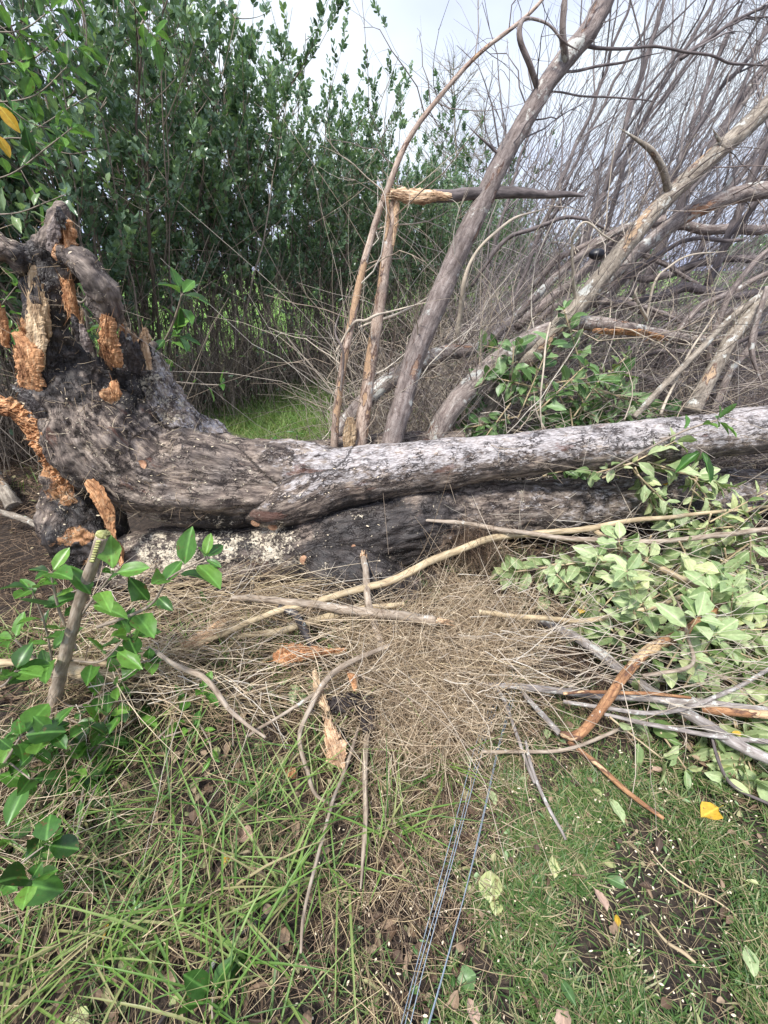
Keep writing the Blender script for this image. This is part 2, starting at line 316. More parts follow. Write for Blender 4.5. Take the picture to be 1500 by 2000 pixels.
def plain(name, c, rough=0.6, metal=0.0, var=0.3, scale=40):
    m, nt, b = mat(name); k = attr(nt, 'bk'); n = noise(nt, k, scale, 3)
    nt.links.new(mx(nt, var, c, mx(nt, 1.0, c, ramp(nt, n, [(0.3, G1(0.3)), (0.7, G1(1.7))]), 'MULTIPLY')), b.inputs['Base Color'])
    b.inputs['Roughness'].default_value = rough; b.inputs['Metallic'].default_value = metal; return m
M['wire'] = plain('galvanised wire', (0.30, 0.36, 0.42), 0.5, 0.3)
M['chip'] = plain('cream wood chips', (0.68, 0.58, 0.42), 0.8)
M['black'] = plain('black object', (0.008, 0.009, 0.014), 0.4)
M['cut'] = rotmat('fresh cut face', (0.34, 0.16, 0.09), (0.52, 0.30, 0.18), (0.62, 0.42, 0.27), 1.0)
M['greencut'] = rotmat('green cut wood', (0.22, 0.24, 0.07), (0.40, 0.42, 0.16), (0.56, 0.56, 0.30), 0.5)
M['yellow'] = leafmat('yellow leaf', [(0.62, 0.36, 0.03), (0.72, 0.45, 0.05)], (0.65, 0.45, 0.12), 0.45, 0.3, 0.3, 0.3)
M['lime'] = leafmat('pale green fallen leaf', [(0.38, 0.46, 0.18), (0.50, 0.52, 0.24)], (0.45, 0.5, 0.28), 0.5, 0.2, 0.4, 0.7)
M['brownleaf'] = leafmat('brown dead leaf', [(0.20, 0.10, 0.06), (0.34, 0.20, 0.13), (0.46, 0.32, 0.24)], (0.35, 0.24, 0.18), 0.6, 0.1, 0.3, 0.2)
M['litter'] = leafmat('leaf litter', [(0.05, 0.03, 0.02), (0.10, 0.06, 0.035), (0.20, 0.13, 0.08), (0.33, 0.24, 0.16), (0.30, 0.33, 0.14)], (0.15, 0.1, 0.07), 0.7, 0.1, 0.1)
# main trunk: bark with painted areas (rotten wood, lichen, black stain, frass) kept as vertex masks
m, nt, b = mat('fallen trunk bark'); k = attr(nt, 'bk'); a = nt.nodes.new('ShaderNodeAttribute'); a.attribute_name = 'mask'
sep = nt.nodes.new('ShaderNodeSeparateColor'); nt.links.new(a.outputs['Color'], sep.inputs[0])
tco = nt.nodes.new('ShaderNodeTexCoord').outputs['Object']
f = noise(nt, k, 34, 7, 0.65, sc3=(1, 1, 0.22)); g = noise(nt, tco, 7, 4, 0.6); fine = noise(nt, k, 150, 4, 0.6, sc3=(1, 1, 0.3))
c = ramp(nt, f, [(0.32, (0.024, 0.019, 0.017)), (0.44, (0.105, 0.085, 0.076)), (0.57, (0.25, 0.212, 0.185)), (0.72, (0.45, 0.40, 0.355))])
c = mx(nt, 0.6, c, mx(nt, 1.0, c, ramp(nt, fine, [(0.3, G1(0.45)), (0.7, G1(1.6))]), 'MULTIPLY'))
c = mx(nt, 0.5, c, mx(nt, 1.0, c, ramp(nt, g, [(0.36, (0.32, 0.28, 0.26)), (0.64, (1.6, 1.42, 1.2))]), 'MULTIPLY'))
ln = noise(nt, k, 30, 7, 0.75, sc3=(1, 1, 0.45))
lic = mth(nt, 'ADD', ln, mth(nt, 'MULTIPLY', mth(nt, 'SUBTRACT', sep.outputs[1], 0.5), 0.42)); lm = ramp(nt, lic, [(0.52, G1(0)), (0.60, G1(1))])
c = mx(nt, mth(nt, 'MULTIPLY', lm, 0.70), c, mx(nt, ramp(nt, fine, [(0.35, G1(0)), (0.65, G1(1))]), (0.25, 0.22, 0.215), (0.66, 0.63, 0.63)))
wv = nt.nodes.new('ShaderNodeVectorMath'); wv.operation = 'MULTIPLY_ADD'; nz_ = nt.nodes.new('ShaderNodeTexNoise'); nz_.inputs['Scale'].default_value = 25; nt.links.new(k, nz_.inputs[0]); nt.links.new(nz_.outputs['Color'], wv.inputs[0]); wv.inputs[1].default_value = (.05, .05, .12); nt.links.new(k, wv.inputs[2])
def ridge(s_, z_, w_): return ramp(nt, mth(nt, 'ABSOLUTE', mth(nt, 'SUBTRACT', noise(nt, wv.outputs[0], s_, 4, 0.55, sc3=(1, 1, z_)), 0.5)), [(0.0, G1(1)), (w_ * .4, G1(0.8)), (w_, G1(0))])
crm = mth(nt, 'MAXIMUM', ridge(13, .22, .028), ridge(34, .25, .03))
crs = ramp(nt, noise(nt, k, 11, 4), [(0.42, G1(0)), (0.58, G1(1))])
crm = mth(nt, 'MULTIPLY', crm, crs); c = mx(nt, mth(nt, 'MULTIPLY', crm, 0.9), c, (0.028, 0.018, 0.015))
red = ramp(nt, noise(nt, k, 12, 4, 0.6, sc3=(1, 1, 0.3)), [(0.62, G1(0)), (0.66, G1(1))]); c = mx(nt, mth(nt, 'MULTIPLY', red, 0.5), c, (0.14, 0.055, 0.035))
bl = mth(nt, 'ADD', sep.outputs[2], mth(nt, 'MULTIPLY', mth(nt, 'SUBTRACT', noise(nt, tco, 18, 5, 0.7), 0.5), 0.9)); bm = ramp(nt, bl, [(0.42, G1(0)), (0.6, G1(1))])
c = mx(nt, mth(nt, 'MULTIPLY', bm, 0.94), c, mx(nt, ramp(nt, f, [(0.4, G1(0)), (0.7, G1(1))]), (0.010, 0.008, 0.008), (0.06, 0.05, 0.047)))
og = mth(nt, 'ADD', sep.outputs[0], mth(nt, 'MULTIPLY', mth(nt, 'SUBTRACT', noise(nt, tco, 22, 5, 0.7), 0.5), 0.8)); om = ramp(nt, og, [(0.48, G1(0)), (0.56, G1(1))])
oc = ramp(nt, noise(nt, tco, 40, 6, 0.7, sc3=(1, 1, 0.4)), [(0.3, (0.11, 0.045, 0.02)), (0.5, (0.40, 0.2, 0.09)), (0.7, (0.64, 0.40, 0.21))])
c = mx(nt, om, c, oc)
fr = mth(nt, 'ADD', mth(nt, 'ADD', mth(nt, 'MULTIPLY', noise(nt, tco, 75, 4, 0.75), 0.6), mth(nt, 'MULTIPLY', noise(nt, tco, 14, 3, 0.6), 0.4)), mth(nt, 'MULTIPLY', mth(nt, 'SUBTRACT', a.outputs['Alpha'], 0.5), 0.22)); fm = ramp(nt, fr, [(0.575, G1(0)), (0.60, G1(1))])
c = mx(nt, fm, c, mx(nt, noise(nt, tco, 200, 2), (0.40, 0.33, 0.23), (0.80, 0.72, 0.58)))
nt.links.new(c, b.inputs['Base Color'])
nt.links.new(mx(nt, bm, G1(0.85), G1(0.5)), b.inputs['Roughness'])
hh = mth(nt, 'ADD', mth(nt, 'ADD', mth(nt, 'SUBTRACT', f, mth(nt, 'MULTIPLY', crm, 0.8)), mth(nt, 'MULTIPLY', fine, 0.35)), mth(nt, 'MULTIPLY', fm, 0.35)); bump(nt, b, hh, 1.0, 0.012); M['trunk'] = m
# ground
m, nt, b = mat('soil and litter'); tco = nt.nodes.new('ShaderNodeNewGeometry').outputs['Position']
s1 = noise(nt, tco, 30, 7, 0.7); s2 = noise(nt, tco, 3.2, 4, 0.6); s3 = noise(nt, tco, 160, 3, 0.7)
c = ramp(nt, s1, [(0.3, (0.012, 0.008, 0.006)), (0.5, (0.04, 0.028, 0.021)), (0.7, (0.10, 0.072, 0.053))])
c = mx(nt, ramp(nt, s3, [(0.62, G1(0)), (0.68, G1(0.7))]), c, (0.22, 0.16, 0.1))
sepp = nt.nodes.new('ShaderNodeSeparateXYZ'); nt.links.new(tco, sepp.inputs[0])
far = mth(nt, 'ADD', mth(nt, 'MULTIPLY', sepp.outputs[1], 0.05), mth(nt, 'MULTIPLY', mth(nt, 'SUBTRACT', s2, 0.5), 0.3))
gm = ramp(nt, far, [(0.44, G1(0)), (0.52, G1(1))]); gc = ramp(nt, noise(nt, tco, 6, 5, 0.7), [(0.3, (0.10, 0.22, 0.03)), (0.7, (0.22, 0.40, 0.06))])
c = mx(nt, gm, c, gc)
nt.links.new(c, b.inputs['Base Color']); b.inputs['Roughness'].default_value = 0.9; bump(nt, b, mth(nt, 'ADD', s1, mth(nt, 'MULTIPLY', s3, 0.4)), 1.0, 0.02); M['ground'] = m
# ------------------------------------------------------------------ ground
xs = np.concatenate([-np.geomspace(1500, 5, 26), np.linspace(-4.6, 4.6, 231), np.geomspace(5, 1500, 26)])
ys = np.concatenate([-np.geomspace(1500, 3, 20), np.linspace(-2, 7, 226), np.geomspace(7.4, 2500, 40)])
XX, YY = np.meshgrid(xs, ys, indexing='xy'); near = np.exp(-(np.maximum(0, np.abs(XX) - 6) / 8) ** 2 - (np.maximum(0, YY - 9) / 10) ** 2)
ZZ = gh(XX.ravel(), YY.ravel()).reshape(XX.shape) * near
ZZ += 0.010 * fbm(np.stack([XX.ravel() * 30, YY.ravel() * 30, 0 * XX.ravel()], 1), 2).reshape(XX.shape) * near - 0.01
nx, ny = len(xs), len(ys); i = np.arange(ny - 1)[:, None] * nx; j = np.arange(nx - 1)[None]
mb = MB(); mb.add(np.stack([XX, YY, ZZ], 2).reshape(-1, 3), np.stack([i + j, i + j + 1, i + nx + j + 1, i + nx + j], 2).reshape(-1, 4))
tag(mb.build('ground', M['ground']), kind='structure')
# ------------------------------------------------------------------ the fallen tree
TREE = thing('fallen_tree', (-1.3, 2.1, 0), 'large fallen tree with a splintered root end, two thick logs and several leaning limbs', 'tree')
S = [  # strokes: (px, py, distance, pixel radius)
 [(124, 408, 2.12, 5), (116, 440, 2.10, 17), (98, 490, 2.1, 27), (94, 560, 2.1, 32), (100, 640, 2.1, 34), (122, 710, 2.12, 46), (150, 780, 2.13, 78), (200, 850, 2.15, 100), (262, 900, 2.18, 92), (330, 928, 2.2, 92), (420, 940, 2.2, 84), (500, 948, 2.22, 72), (565, 950, 2.25, 62), (640, 940, 2.3, 50)],
 [(380, 945, 2.26, 60), (450, 965, 2.2, 46), (500, 985, 2.13, 38), (540, 984, 2.13, 45), (590, 966, 2.15, 54), (640, 945, 2.2, 57), (700, 930, 2.22, 56), (780, 917, 2.25, 51), (850, 908, 2.27, 48), (1000, 890, 2.3, 41), (1100, 878, 2.33, 42), (1200, 871, 2.36, 44), (1300, 860, 2.4, 43), (1400, 850, 2.43, 42), (1500, 838, 2.46, 45), (1620, 825, 2.5, 46), (1760, 810, 2.55, 46)],
 [(400, 915, 2.28, 66), (500, 922, 2.25, 60), (590, 925, 2.23, 54), (680, 925, 2.22, 50), (760, 918, 2.25, 44)],
 [(400, 900, 2.35, 60), (500, 905, 2.5, 42), (620, 900, 2.6, 34), (760, 880, 2.7, 30), (900, 868, 2.8, 26)],
 [(292, 672, 2.42, 10), (300, 720, 2.42, 22), (315, 770, 2.4, 34), (345, 830, 2.38, 46), (400, 890, 2.33, 55), (470, 920, 2.3, 50)],
 [(226, 700, 2.35, 18), (236, 760, 2.33, 42), (240, 830, 2.28, 60), (260, 890, 2.25, 70)],
 [(178, 700, 2.2, 20), (185, 760, 2.18, 40), (215, 830, 2.15, 50), (270, 880, 2.1, 50)],
 [(205, 1120, 2.0, 34), (250, 1100, 2.02, 52), (330, 1090, 2.05, 58), (430, 1088, 2.08, 56), (520, 1080, 2.12, 55), (620, 1062, 2.18, 78), (700, 1045, 2.22, 84), (800, 1022, 2.26, 78), (900, 1005, 2.31, 60), (1000, 995, 2.36, 50), (1150, 985, 2.45, 46), (1300, 972, 2.52, 43), (1420, 962, 2.58, 40), (1600, 948, 2.68, 40), (1760, 935, 2.75, 40)],
 [(610, 1085, 2.05, 40), (670, 1115, 1.96, 56), (745, 1140, 1.9, 50), (805, 1162, 1.87, 30)],
 [(120, 900, 2.15, 26), (140, 950, 2.12, 44), (165, 1020, 2.1, 62), (195, 1085, 2.06, 58), (215, 1150, 2.02, 36)],
 [(-60, 462, 2.0, 18), (-10, 480, 2.02, 20), (35, 500, 2.05, 22), (80, 520, 2.1, 22)],
 [(118, 515, 2.1, 18), (150, 512, 2.03, 18), (180, 528, 2.0, 20), (202, 560, 2.02, 20), (213, 600, 2.05, 18), (214, 632, 2.1, 14)],
 [(95, 620, 2.12, 22), (80, 700, 2.14, 18), (85, 770, 2.15, 30), (125, 830, 2.16, 48)],
 [(1010, 720, 3.1, 10), (1010, 720, 3.1, 10)],
]
S.pop()
segA, segB, sR, sRb, sS, sX, sY, sI, sX2, sY2 = [], [], [], [], [], [], [], [], [], []
tm = MB()
for si, st in enumerate(S):
    P = [at(a, b_, Y) for a, b_, Y, r in st]; Rr = [m2(a, b_, Y, r) for a, b_, Y, r in st]
    Q, r, s = tube(tm, P, Rr, sides=24, step=0.04, off=3.0 * si)
    T = nrm(np.gradient(Q, axis=0)); a0 = np.array([0, 0, 1.0]); x = nrm(np.cross(T[0], a0))
    for q in range(len(Q) - 1):
        x = nrm(x - T[q] * np.dot(x, T[q])); x2 = nrm(x - T[q + 1] * np.dot(x, T[q + 1])); sX2.append(x2); sY2.append(np.cross(T[q + 1], x2)); segA.append(Q[q]); segB.append(Q[q + 1]); sR.append(r[q]); sRb.append(r[q + 1]); sS.append(s[q] + 3.0 * si); sX.append(x); sY.append(np.cross(T[q], x)); sI.append(si)
o = tm.build('tmp', M['trunk']); md = o.modifiers.new('r', 'REMESH'); md.mode = 'VOXEL'; md.voxel_size = 0.0085
dg = bpy.context.evaluated_depsgraph_get(); me2 = o.evaluated_get(dg).to_mesh()
nv = len(me2.vertices); V = np.empty(nv * 3); me2.vertices.foreach_get('co', V); V = V.reshape(-1, 3)
NN = np.empty(nv * 3); me2.vertices.foreach_get('normal', NN); NN = NN.reshape(-1, 3)
npol = len(me2.polygons); LV = np.empty(len(me2.loops), int); me2.loops.foreach_get('vertex_index', LV); Q4 = LV.reshape(-1, 4)
bpy.data.objects.remove(o)
segA, segB, sR, sRb, sS, sX, sY, sI, sX2, sY2 = map(np.array, (segA, segB, sR, sRb, sS, sX, sY, sI, sX2, sY2)); AB = segB - segA; L2 = (AB ** 2).sum(1)
bk = np.zeros((nv, 3)); who = np.zeros(nv, int)
nA = (AB * segA).sum(1); cX, cX2, cY, cY2 = [(q_ * segA).sum(1) for q_ in (sX, sX2, sY, sY2)]; aX, aX2, aY, aY2 = [(q_ * AB).sum(1) for q_ in (sX, sX2, sY, sY2)]
for c0 in range(0, nv, 20000):         # soft blend of the nearest segments of one stroke: coordinates without jumps at bends
    p = V[c0:c0 + 20000]; t = np.clip((p @ AB.T - nA) / L2, 0, 1); tl = t * np.sqrt(L2)
    d2 = (p ** 2).sum(1)[:, None] - 2 * (p @ segA.T) + (segA ** 2).sum(1) - 2 * t * (p @ AB.T - nA) + t * t * L2
    ds = np.sqrt(np.maximum(d2, 0)) - (sR + (sRb - sR) * t); k = ds.argmin(1); w_ = np.where(sI[None] == sI[k][:, None], np.exp(-(ds - ds.min(1)[:, None]) / .014), 0); w_ /= w_.sum(1)[:, None]
    u_ = (p @ sX.T - cX - t * aX) * (1 - t) + (p @ sX2.T - cX2 - t * aX2) * t; v_ = (p @ sY.T - cY - t * aY) * (1 - t) + (p @ sY2.T - cY2 - t * aY2) * t
    bk[c0:c0 + 20000] = np.stack([(u_ * w_).sum(1), (v_ * w_).sum(1), ((sS + tl) * w_).sum(1)], 1); who[c0:c0 + 20000] = sI[k]
def ball(px, py, Y, rpx): return at(px, py, Y), m2(px, py, Y, rpx)
mask = np.zeros((nv, 4)); wob = fbm(V * 9, 3) * 0.10
def paint(ch, items, k=1.0):
    for px, py, Y, rp in items:
        c_, r_ = ball(px, py, Y, rp); d = np.linalg.norm(V - c_, axis=1) + wob * 0.6
        mask[:, ch] = np.maximum(mask[:, ch], k * np.clip(1.35 - d / r_, 0, 1))
mask[:, 0] = 0.0
# lichen white on the upper log and the right part of the lower log
xm = V[:, 0]; paint(3, [(330, 800, 2.3, 60), (300, 760, 2.35, 50)], .8)
ramp_ = np.clip((xm + .85) / .5, 0, 1); mask[:, 1] = np.where((who == 1) | (who == 2), .25 + ramp_ * (0.10 + 0.42 * np.clip(NN[:, 2] * 1.3 + 0.25, -0.8, 1) + 0.12 * np.clip(xm, -1, 1)), 0.1)
mask[:, 1] = np.where(who == 7, 0.32 + 0.25 * np.clip(xm - 0.3, -1, 1), mask[:, 1])
mask[:, 1] = np.where(who == 4, 0.62, mask[:, 1])
mask[:, 1] = np.where(who == 0, 0.25, mask[:, 1])
paint(2, [(700, 1030, 2.05, 95), (640, 1110, 2.0, 90), (780, 1030, 2.1, 85), (850, 1000, 2.15, 60), (720, 1140, 1.95, 80), (560, 1020, 2.05, 35), (1200, 985, 2.4, 25), (1350, 975, 2.4, 50)], 0.70)
paint(2, [(700, 1040, 2.05, 90), (650, 1110, 1.95, 90), (740, 1140, 1.88, 90), (800, 1050, 2.1, 70), (850, 1010, 2.15, 45)], 1.0)
paint(2, [(100, 540, 2.05, 70), (110, 650, 2.05, 70), (120, 730, 2.05, 80), (60, 770, 2.1, 60), (240, 760, 2.2, 75), (250, 820, 2.2, 50), (150, 980, 2.0, 70), (180, 1060, 2.0, 90), (205, 1130, 2.0, 80), (440, 1040, 2.1, 90)], 0.85)
paint(0, [(125, 450, 2.08, 14), (132, 500, 2.1, 22), (135, 600, 2.1, 16), (95, 830, 2.1, 50), (110, 870, 2.1, 45), (130, 910, 2.08, 45), (55, 800, 2.1, 40), (70, 700, 2.1, 26), (190, 1090, 1.98, 30)], 1.0)
paint(0, [(128, 500, 2.08, 26), (140, 580, 2.07, 26), (66, 700, 2.06, 34), (84, 640, 2.06, 24), (215, 680, 2.08, 30), (226, 765, 2.1, 24), (88, 835, 2.08, 50), (130, 900, 2.04, 44), (165, 945, 2.04, 30), (250, 690, 2.25, 34), (275, 690, 2.3, 26), (125, 960, 2.04, 36), (160, 1040, 2.0, 36)], .85)
paint(3, [(300, 1060, 1.95, 80), (350, 1080, 1.95, 70), (430, 1070, 1.95, 70), (530, 1060, 2.0, 70), (260, 1110, 1.95, 60)], 1.05)
paint(3, [(300, 840, 2.25, 75), (370, 870, 2.25, 80), (450, 890, 2.25, 70), (520, 895, 2.3, 60), (480, 960, 2.1, 45), (140, 640, 2.0, 45), (590, 890, 2.3, 35)], 0.62)
mask[:, 3] = np.maximum(mask[:, 3], np.where(who != 1, 0.42, 0.1))
# furrows and knots as real relief
q = bk.copy(); q[:, 2] *= 0.22
q = q + .02 * np.stack([pn(bk * 6), pn(bk * 6 + 9), 0 * who], 1); ridg = 1 - 2.2 * np.abs(pn(q * 15 + 5)) ; ridg2 = 1 - 2.2 * np.abs(pn(q * 52 + 15))
amp = np.where(who == 1, 0.011 - .007 * ramp_, 0.011)
big = fbm(V * 4.5 + 3, 3) * np.where(who == 1, 0.012, 0.035)
crown = np.clip((-0.75 - V[:, 0]) * 3, 0, 1) * np.clip((V[:, 2] - 0.5) * 3, 0, 1); crown = np.maximum(crown, (who == 9) * 1.0)
cr_ = fbm(V * 30, 3) * np.where(mask[:, 0] > 0.4, 0.022, 0.003) + crown * (0.045 * fbm(V * [9, 9, 5], 3) + 0.014 * fbm(V * 28 + 4, 2))
q2 = bk.copy(); q2[:, 2] *= 0.35; flute = pn(q2 * 7 + 9) * np.where((who == 0) | (who > 3) & (who < 7) | (who == 9) | (who == 12), 0.055, 0.010)
V = V + NN * (amp * ridg + 0.5 * amp * ridg2 + big + cr_ + flute)[:, None]
mask = np.clip(mask, 0, 1)
mb = MB(); mb.add(V, Q4, bk=bk, rnd=np.full(nv, .5), mask=mask); trunk = mb.build('trunk', M['trunk'], TREE, usemask=True)
trunkV = V; trunkN = NN
def stroke(name, mt, pts, parent, sides=14, step=0.025, jit=0.18, jf=14, wob=0.0, flat=1.0, knots=0.0, lab=None):
    mb = MB(); tube(mb, [at(a, b_, Y) for a, b_, Y, r in pts], [m2(a, b_, Y, r) for a, b_, Y, r in pts], sides, step, jit, jf, wob, 0.5 if jit < .5 else None, flat, knots=knots)
    o = mb.build(name, M[mt], parent); 
    if lab: o['label'] = lab
    return o
# jagged slabs of split wood: width profile along a spine, real thickness, torn edges
def slab(name, mt, spine, parent, thick=0.012, jag=0.35, n=80, m=19, rough=0.006, nrmdir=(0, -1, 0.15), twist=None, lab=None, seed=0, fib=None):
    P = np.array([at(a, b_, Y) for a, b_, Y, w in spine]); Wd = np.array([m2(a, b_, Y, w) for a, b_, Y, w in spine])
    Q, w, s = resamp(P, Wd, n); T = nrm(np.gradient(Q, axis=0)); nd = np.tile(np.array(nrmdir, float), (n, 1))
    if twist is not None:
        an = np.interp(np.linspace(0, 1, n), np.linspace(0, 1, len(twist)), twist)
        sd_ = nrm(np.cross(T, nd)); nd = nd * np.cos(an)[:, None] + sd_ * np.sin(an)[:, None]
    X = nrm(np.cross(T, nd)); Z = np.cross(X, T)
    u = np.linspace(-1, 1, m); so_ = 31.7 * seed + s[-1] * 10
    jl, jr = [1 + jag * (1.5 * pn(np.stack([s * 14 + so_, 0 * s + e_, 0 * s], 1)) + 1.1 * fbm(np.stack([s * 60 + so_, 0 * s + e_, 0 * s], 1), 3, .7)) for e_ in (0, 9)]
    wu = np.where(u[None] < 0, u[None] * jl[:, None], u[None] * jr[:, None]) * w[:, None]
    th = thick * np.sqrt(np.clip(1 - np.abs(u) ** 3, 0.02, 1))
    mb = MB(); F_ = []
    for sgn in (1, -1):
        nn_ = rough * (fbm(np.stack([wu.ravel() * 60, np.repeat(s, m) * 30 + so_, np.full(n * m, sgn * 5.0)], 1), 4, .7) + .6 * np.abs(pn(np.stack([wu.ravel() * 120, np.repeat(s, m) * 25, np.full(n * m, 3.3)], 1))))
        F_.append(Q[:, None] + X[:, None] * wu[..., None] + Z[:, None] * (sgn * th[None] + nn_.reshape(n, m))[..., None])
    V_ = np.concatenate([F_[0].reshape(-1, 3), F_[1].reshape(-1, 3)]); i = np.arange(n - 1)[:, None] * m; j = np.arange(m - 1)[None]
    A = np.stack([i + j, i + j + 1, i + m + j + 1, i + m + j], 2).reshape(-1, 4); B = A[:, ::-1] + n * m
    e = []
    for a in range(n - 1): e += [(a * m, (a + 1) * m, (a + 1) * m + n * m, a * m + n * m), (a * m + m - 1, a * m + m - 1 + n * m, (a + 1) * m + m - 1 + n * m, (a + 1) * m + m - 1)]
    for a in range(m - 1): e += [(a, a + n * m, a + 1 + n * m, a + 1), ((n - 1) * m + a, (n - 1) * m + a + 1, (n - 1) * m + a + 1 + n * m, (n - 1) * m + a + n * m)]
    bk_ = np.stack([np.tile(wu.ravel(), 2), np.concatenate([np.zeros(n * m), np.full(n * m, .1)]), np.tile(np.repeat(s, m), 2) + so_], 1)
    mb.add(V_, np.concatenate([A, B, np.array(e)]), bk=bk_, rnd=0.5)
    if fib is None: fib = 34 if mt in ('rot', 'splint', 'palewood') else 0
    if fib:
        i = rng.integers(0, n, fib); j = rng.integers(0, m, fib); p = F_[0][i, j]; wl = np.median(w)
        curves(mb, p - T[i] * .01, T[i] * np.where(rng.random(fib) < .5, 1, -1)[:, None] + rng.normal(size=(fib, 3)) * .12 + Z[i] * U(0, .25, fib)[:, None], U(.3, 1.1, fib) * min(s[-1] * .3, .08), U(.001, .003, fib) * min(1, wl / .03), B=Z[i] * U(-.1, .3, fib)[:, None], ns=4, sides=4, taper=.1)
    o = mb.build(name, M[mt], parent, smooth=False)
    if lab: o['label'] = lab
    return o
OR = 'crumbly orange rotten wood'
slab('rotten_wood', 'rot', [(122, 418, 2.1, 4), (130, 445, 2.1, 17), (130, 480, 2.1, 19), (130, 520, 2.1, 14), (134, 560, 2.07, 9), (140, 600, 2.05, 13), (150, 625, 2.06, 6)], TREE, 0.02, 0.4, 90, rough=0.01, lab='tall orange splinter beside the spire')
slab('rotten_wood', 'palewood', [(62, 505, 2.06, 6), (65, 540, 2.04, 10), (68, 600, 2.02, 14), (72, 660, 2.0, 20), (78, 720, 2.0, 8)], TREE, 0.012, 0.25, seed=2, lab='pale split face on the spire')
slab('rotten_wood', 'rot', [(32, 652, 2.02, 4), (48, 668, 2.0, 18), (58, 700, 1.98, 24), (62, 740, 1.98, 24), (60, 765, 2.0, 20)], TREE, 0.02, 0.4, seed=3, lab='upright orange shard')
slab('rotten_wood', 'rot', [(-60, 790, 2.0, 16), (0, 793, 2.0, 14), (35, 800, 2.02, 16), (80, 828, 2.03, 36), (110, 868, 2.0, 40), (128, 905, 1.98, 38), (140, 940, 2.0, 22)], TREE, 0.05, 0.35, 110, 27, rough=0.03, seed=4, lab='orange rotten wood along the broken root')
slab('rotten_wood', 'rot', [(212, 615, 2.0, 12), (212, 650, 2.0, 16), (220, 690, 2.02, 18), (232, 712, 2.05, 8)], TREE, 0.02, 0.4, rough=0.01, seed=5, lab='orange stub of the bent root')
slab('rotten_wood', 'rot', [(222, 745, 2.05, 6), (226, 762, 2.03, 12), (224, 780, 2.05, 4)], TREE, 0.01, 0.5, 20, seed=6)
for k, (x, y, hh_, w_) in enumerate([(238, 640, 30, 6), (250, 650, 34, 7), (262, 658, 26, 6), (275, 668, 22, 7), (228, 660, 20, 5), (160, 610, 24, 4), (150, 620, 30, 5), (290, 678, 24, 6)]):
    slab('splinter', ['rot', 'splint', 'splint', 'bark_black'][k % 4], [(x, y - hh_ * .3, 2.3, 1), (x + 1, y, 2.3, w_ * .8), (x - 1, y + hh_, 2.3, w_)], TREE, 0.006, 0.5, 20, 7, seed=20 + k)
slab('splinter', 'splint', [(281, 640, 2.34, 3), (284, 655, 2.34, 10), (280, 675, 2.36, 12), (284, 700, 2.38, 6)], TREE, 0.006, 0.4, 24, 7, seed=33, lab='pinkish torn splinter')
slab('splinter', 'bark_black', [(28, 752, 2.0, 2), (40, 762, 1.98, 8), (62, 778, 1.97, 14), (78, 800, 1.97, 20), (90, 826, 2.0, 14)], TREE, 0.015, 0.5, seed=7)
slab('bark_flap', 'bark_peel', [(128, 878, 1.95, 12), (132, 892, 1.93, 17), (132, 906, 1.92, 15), (138, 922, 1.93, 5)], TREE, 0.005, 0.2, 24, seed=8, twist=[0.6, 0.2, -0.4])
slab('bark_strip', 'rot', [(152, 922, 1.93, 6), (170, 940, 1.9, 13), (190, 962, 1.88, 18), (205, 990, 1.87, 15), (214, 1020, 1.87, 10), (222, 1048, 1.87, 8), (236, 1070, 1.88, 12), (240, 1085, 1.9, 11), (232, 1105, 1.9, 10), (222, 1122, 1.9, 8)], TREE, 0.004, 0.25, 70, 9, rough=0.006, seed=9, twist=[0.5, 0, 0, -0.3, 0.5, 1.2, 0.7, 0.2], lab='curling orange bark strip')
slab('bark_strip', 'palewood', [(222, 1062, 1.9, 4), (225, 1090, 1.91, 7), (218, 1115, 1.92, 8), (212, 1140, 1.93, 2)], TREE, 0.004, 0.25, 30, 9, seed=10)
for k, (x, y, h_, w_, dx, mt_) in enumerate([(118, 425, 40, 9, 4, 'bark_black'), (106, 455, 70, 12, -6, 'bark_grey'), (135, 500, 60, 8, 4, 'rot'), (142, 585, 70, 9, 3, 'rot'), (50, 700, 110, 22, 4, 'rot'), (66, 690, 90, 14, 3, 'rot'), (88, 620, 120, 12, 2, 'palewood'), (84, 760, 60, 12, -2, 'rot'), (205, 690, 60, 11, 4, 'rot'), (222, 680, 70, 13, 7, 'rot'), (242, 680, 60, 10, 4, 'bark_black'), (256, 690, 70, 12, 5, 'bark_black'), (272, 700, 60, 12, 6, 'bark_black'), (286, 690, 60, 8, 5, 'splint'), (8, 640, 70, 9, 3, 'rot'), (-4, 610, 60, 9, 2, 'bark_black'), (150, 640, 50, 9, 8, 'bark_black'), (166, 660, 50, 10, 8, 'bark_grey'), (30, 800, 40, 14, 30, 'rot'), (92, 880, 60, 20, 10, 'rot'), (120, 960, 70, 16, 14, 'rot'), (150, 1040, 60, 12, 16, 'rot')]):
    Yc = 2.03 if x < 200 else 2.2
    slab('splinter', mt_, [(x - dx, y - h_ * .55, Yc, 1), (x - dx * .5, y - h_ * .3, Yc, w_ * .6), (x, y, Yc, w_), (x + dx, y + h_ * .5, Yc + .02, w_ * .8)], TREE, .012, .35, 50, 9, rough=.006, seed=60 + k)
for x, y, Y, rw, rh in [(498, 1024, 2.02, 9, 5), (531, 1035, 2.02, 9, 6), (611, 1095, 1.98, 9, 6), (685, 1098, 2.0, 4, 3), (273, 910, 2.0, 9, 8)]:
    c_ = at(x, y, Y); 
    dd = np.linalg.norm(trunkV - c_, axis=1) ; kk = dd.argmin(); c_ = trunkV[kk]; n_ = nrm(trunkN[kk] + np.array([0, -1.2, 0]))
    mb = MB(); tube(mb, [c_ - n_ * 0.02, c_ + n_ * 0.006], [m2(x, y, Y, rw)] * 2, 14, 0.008, 0.1); mb.build('branch_stub', M['cut'], TREE, smooth=False)
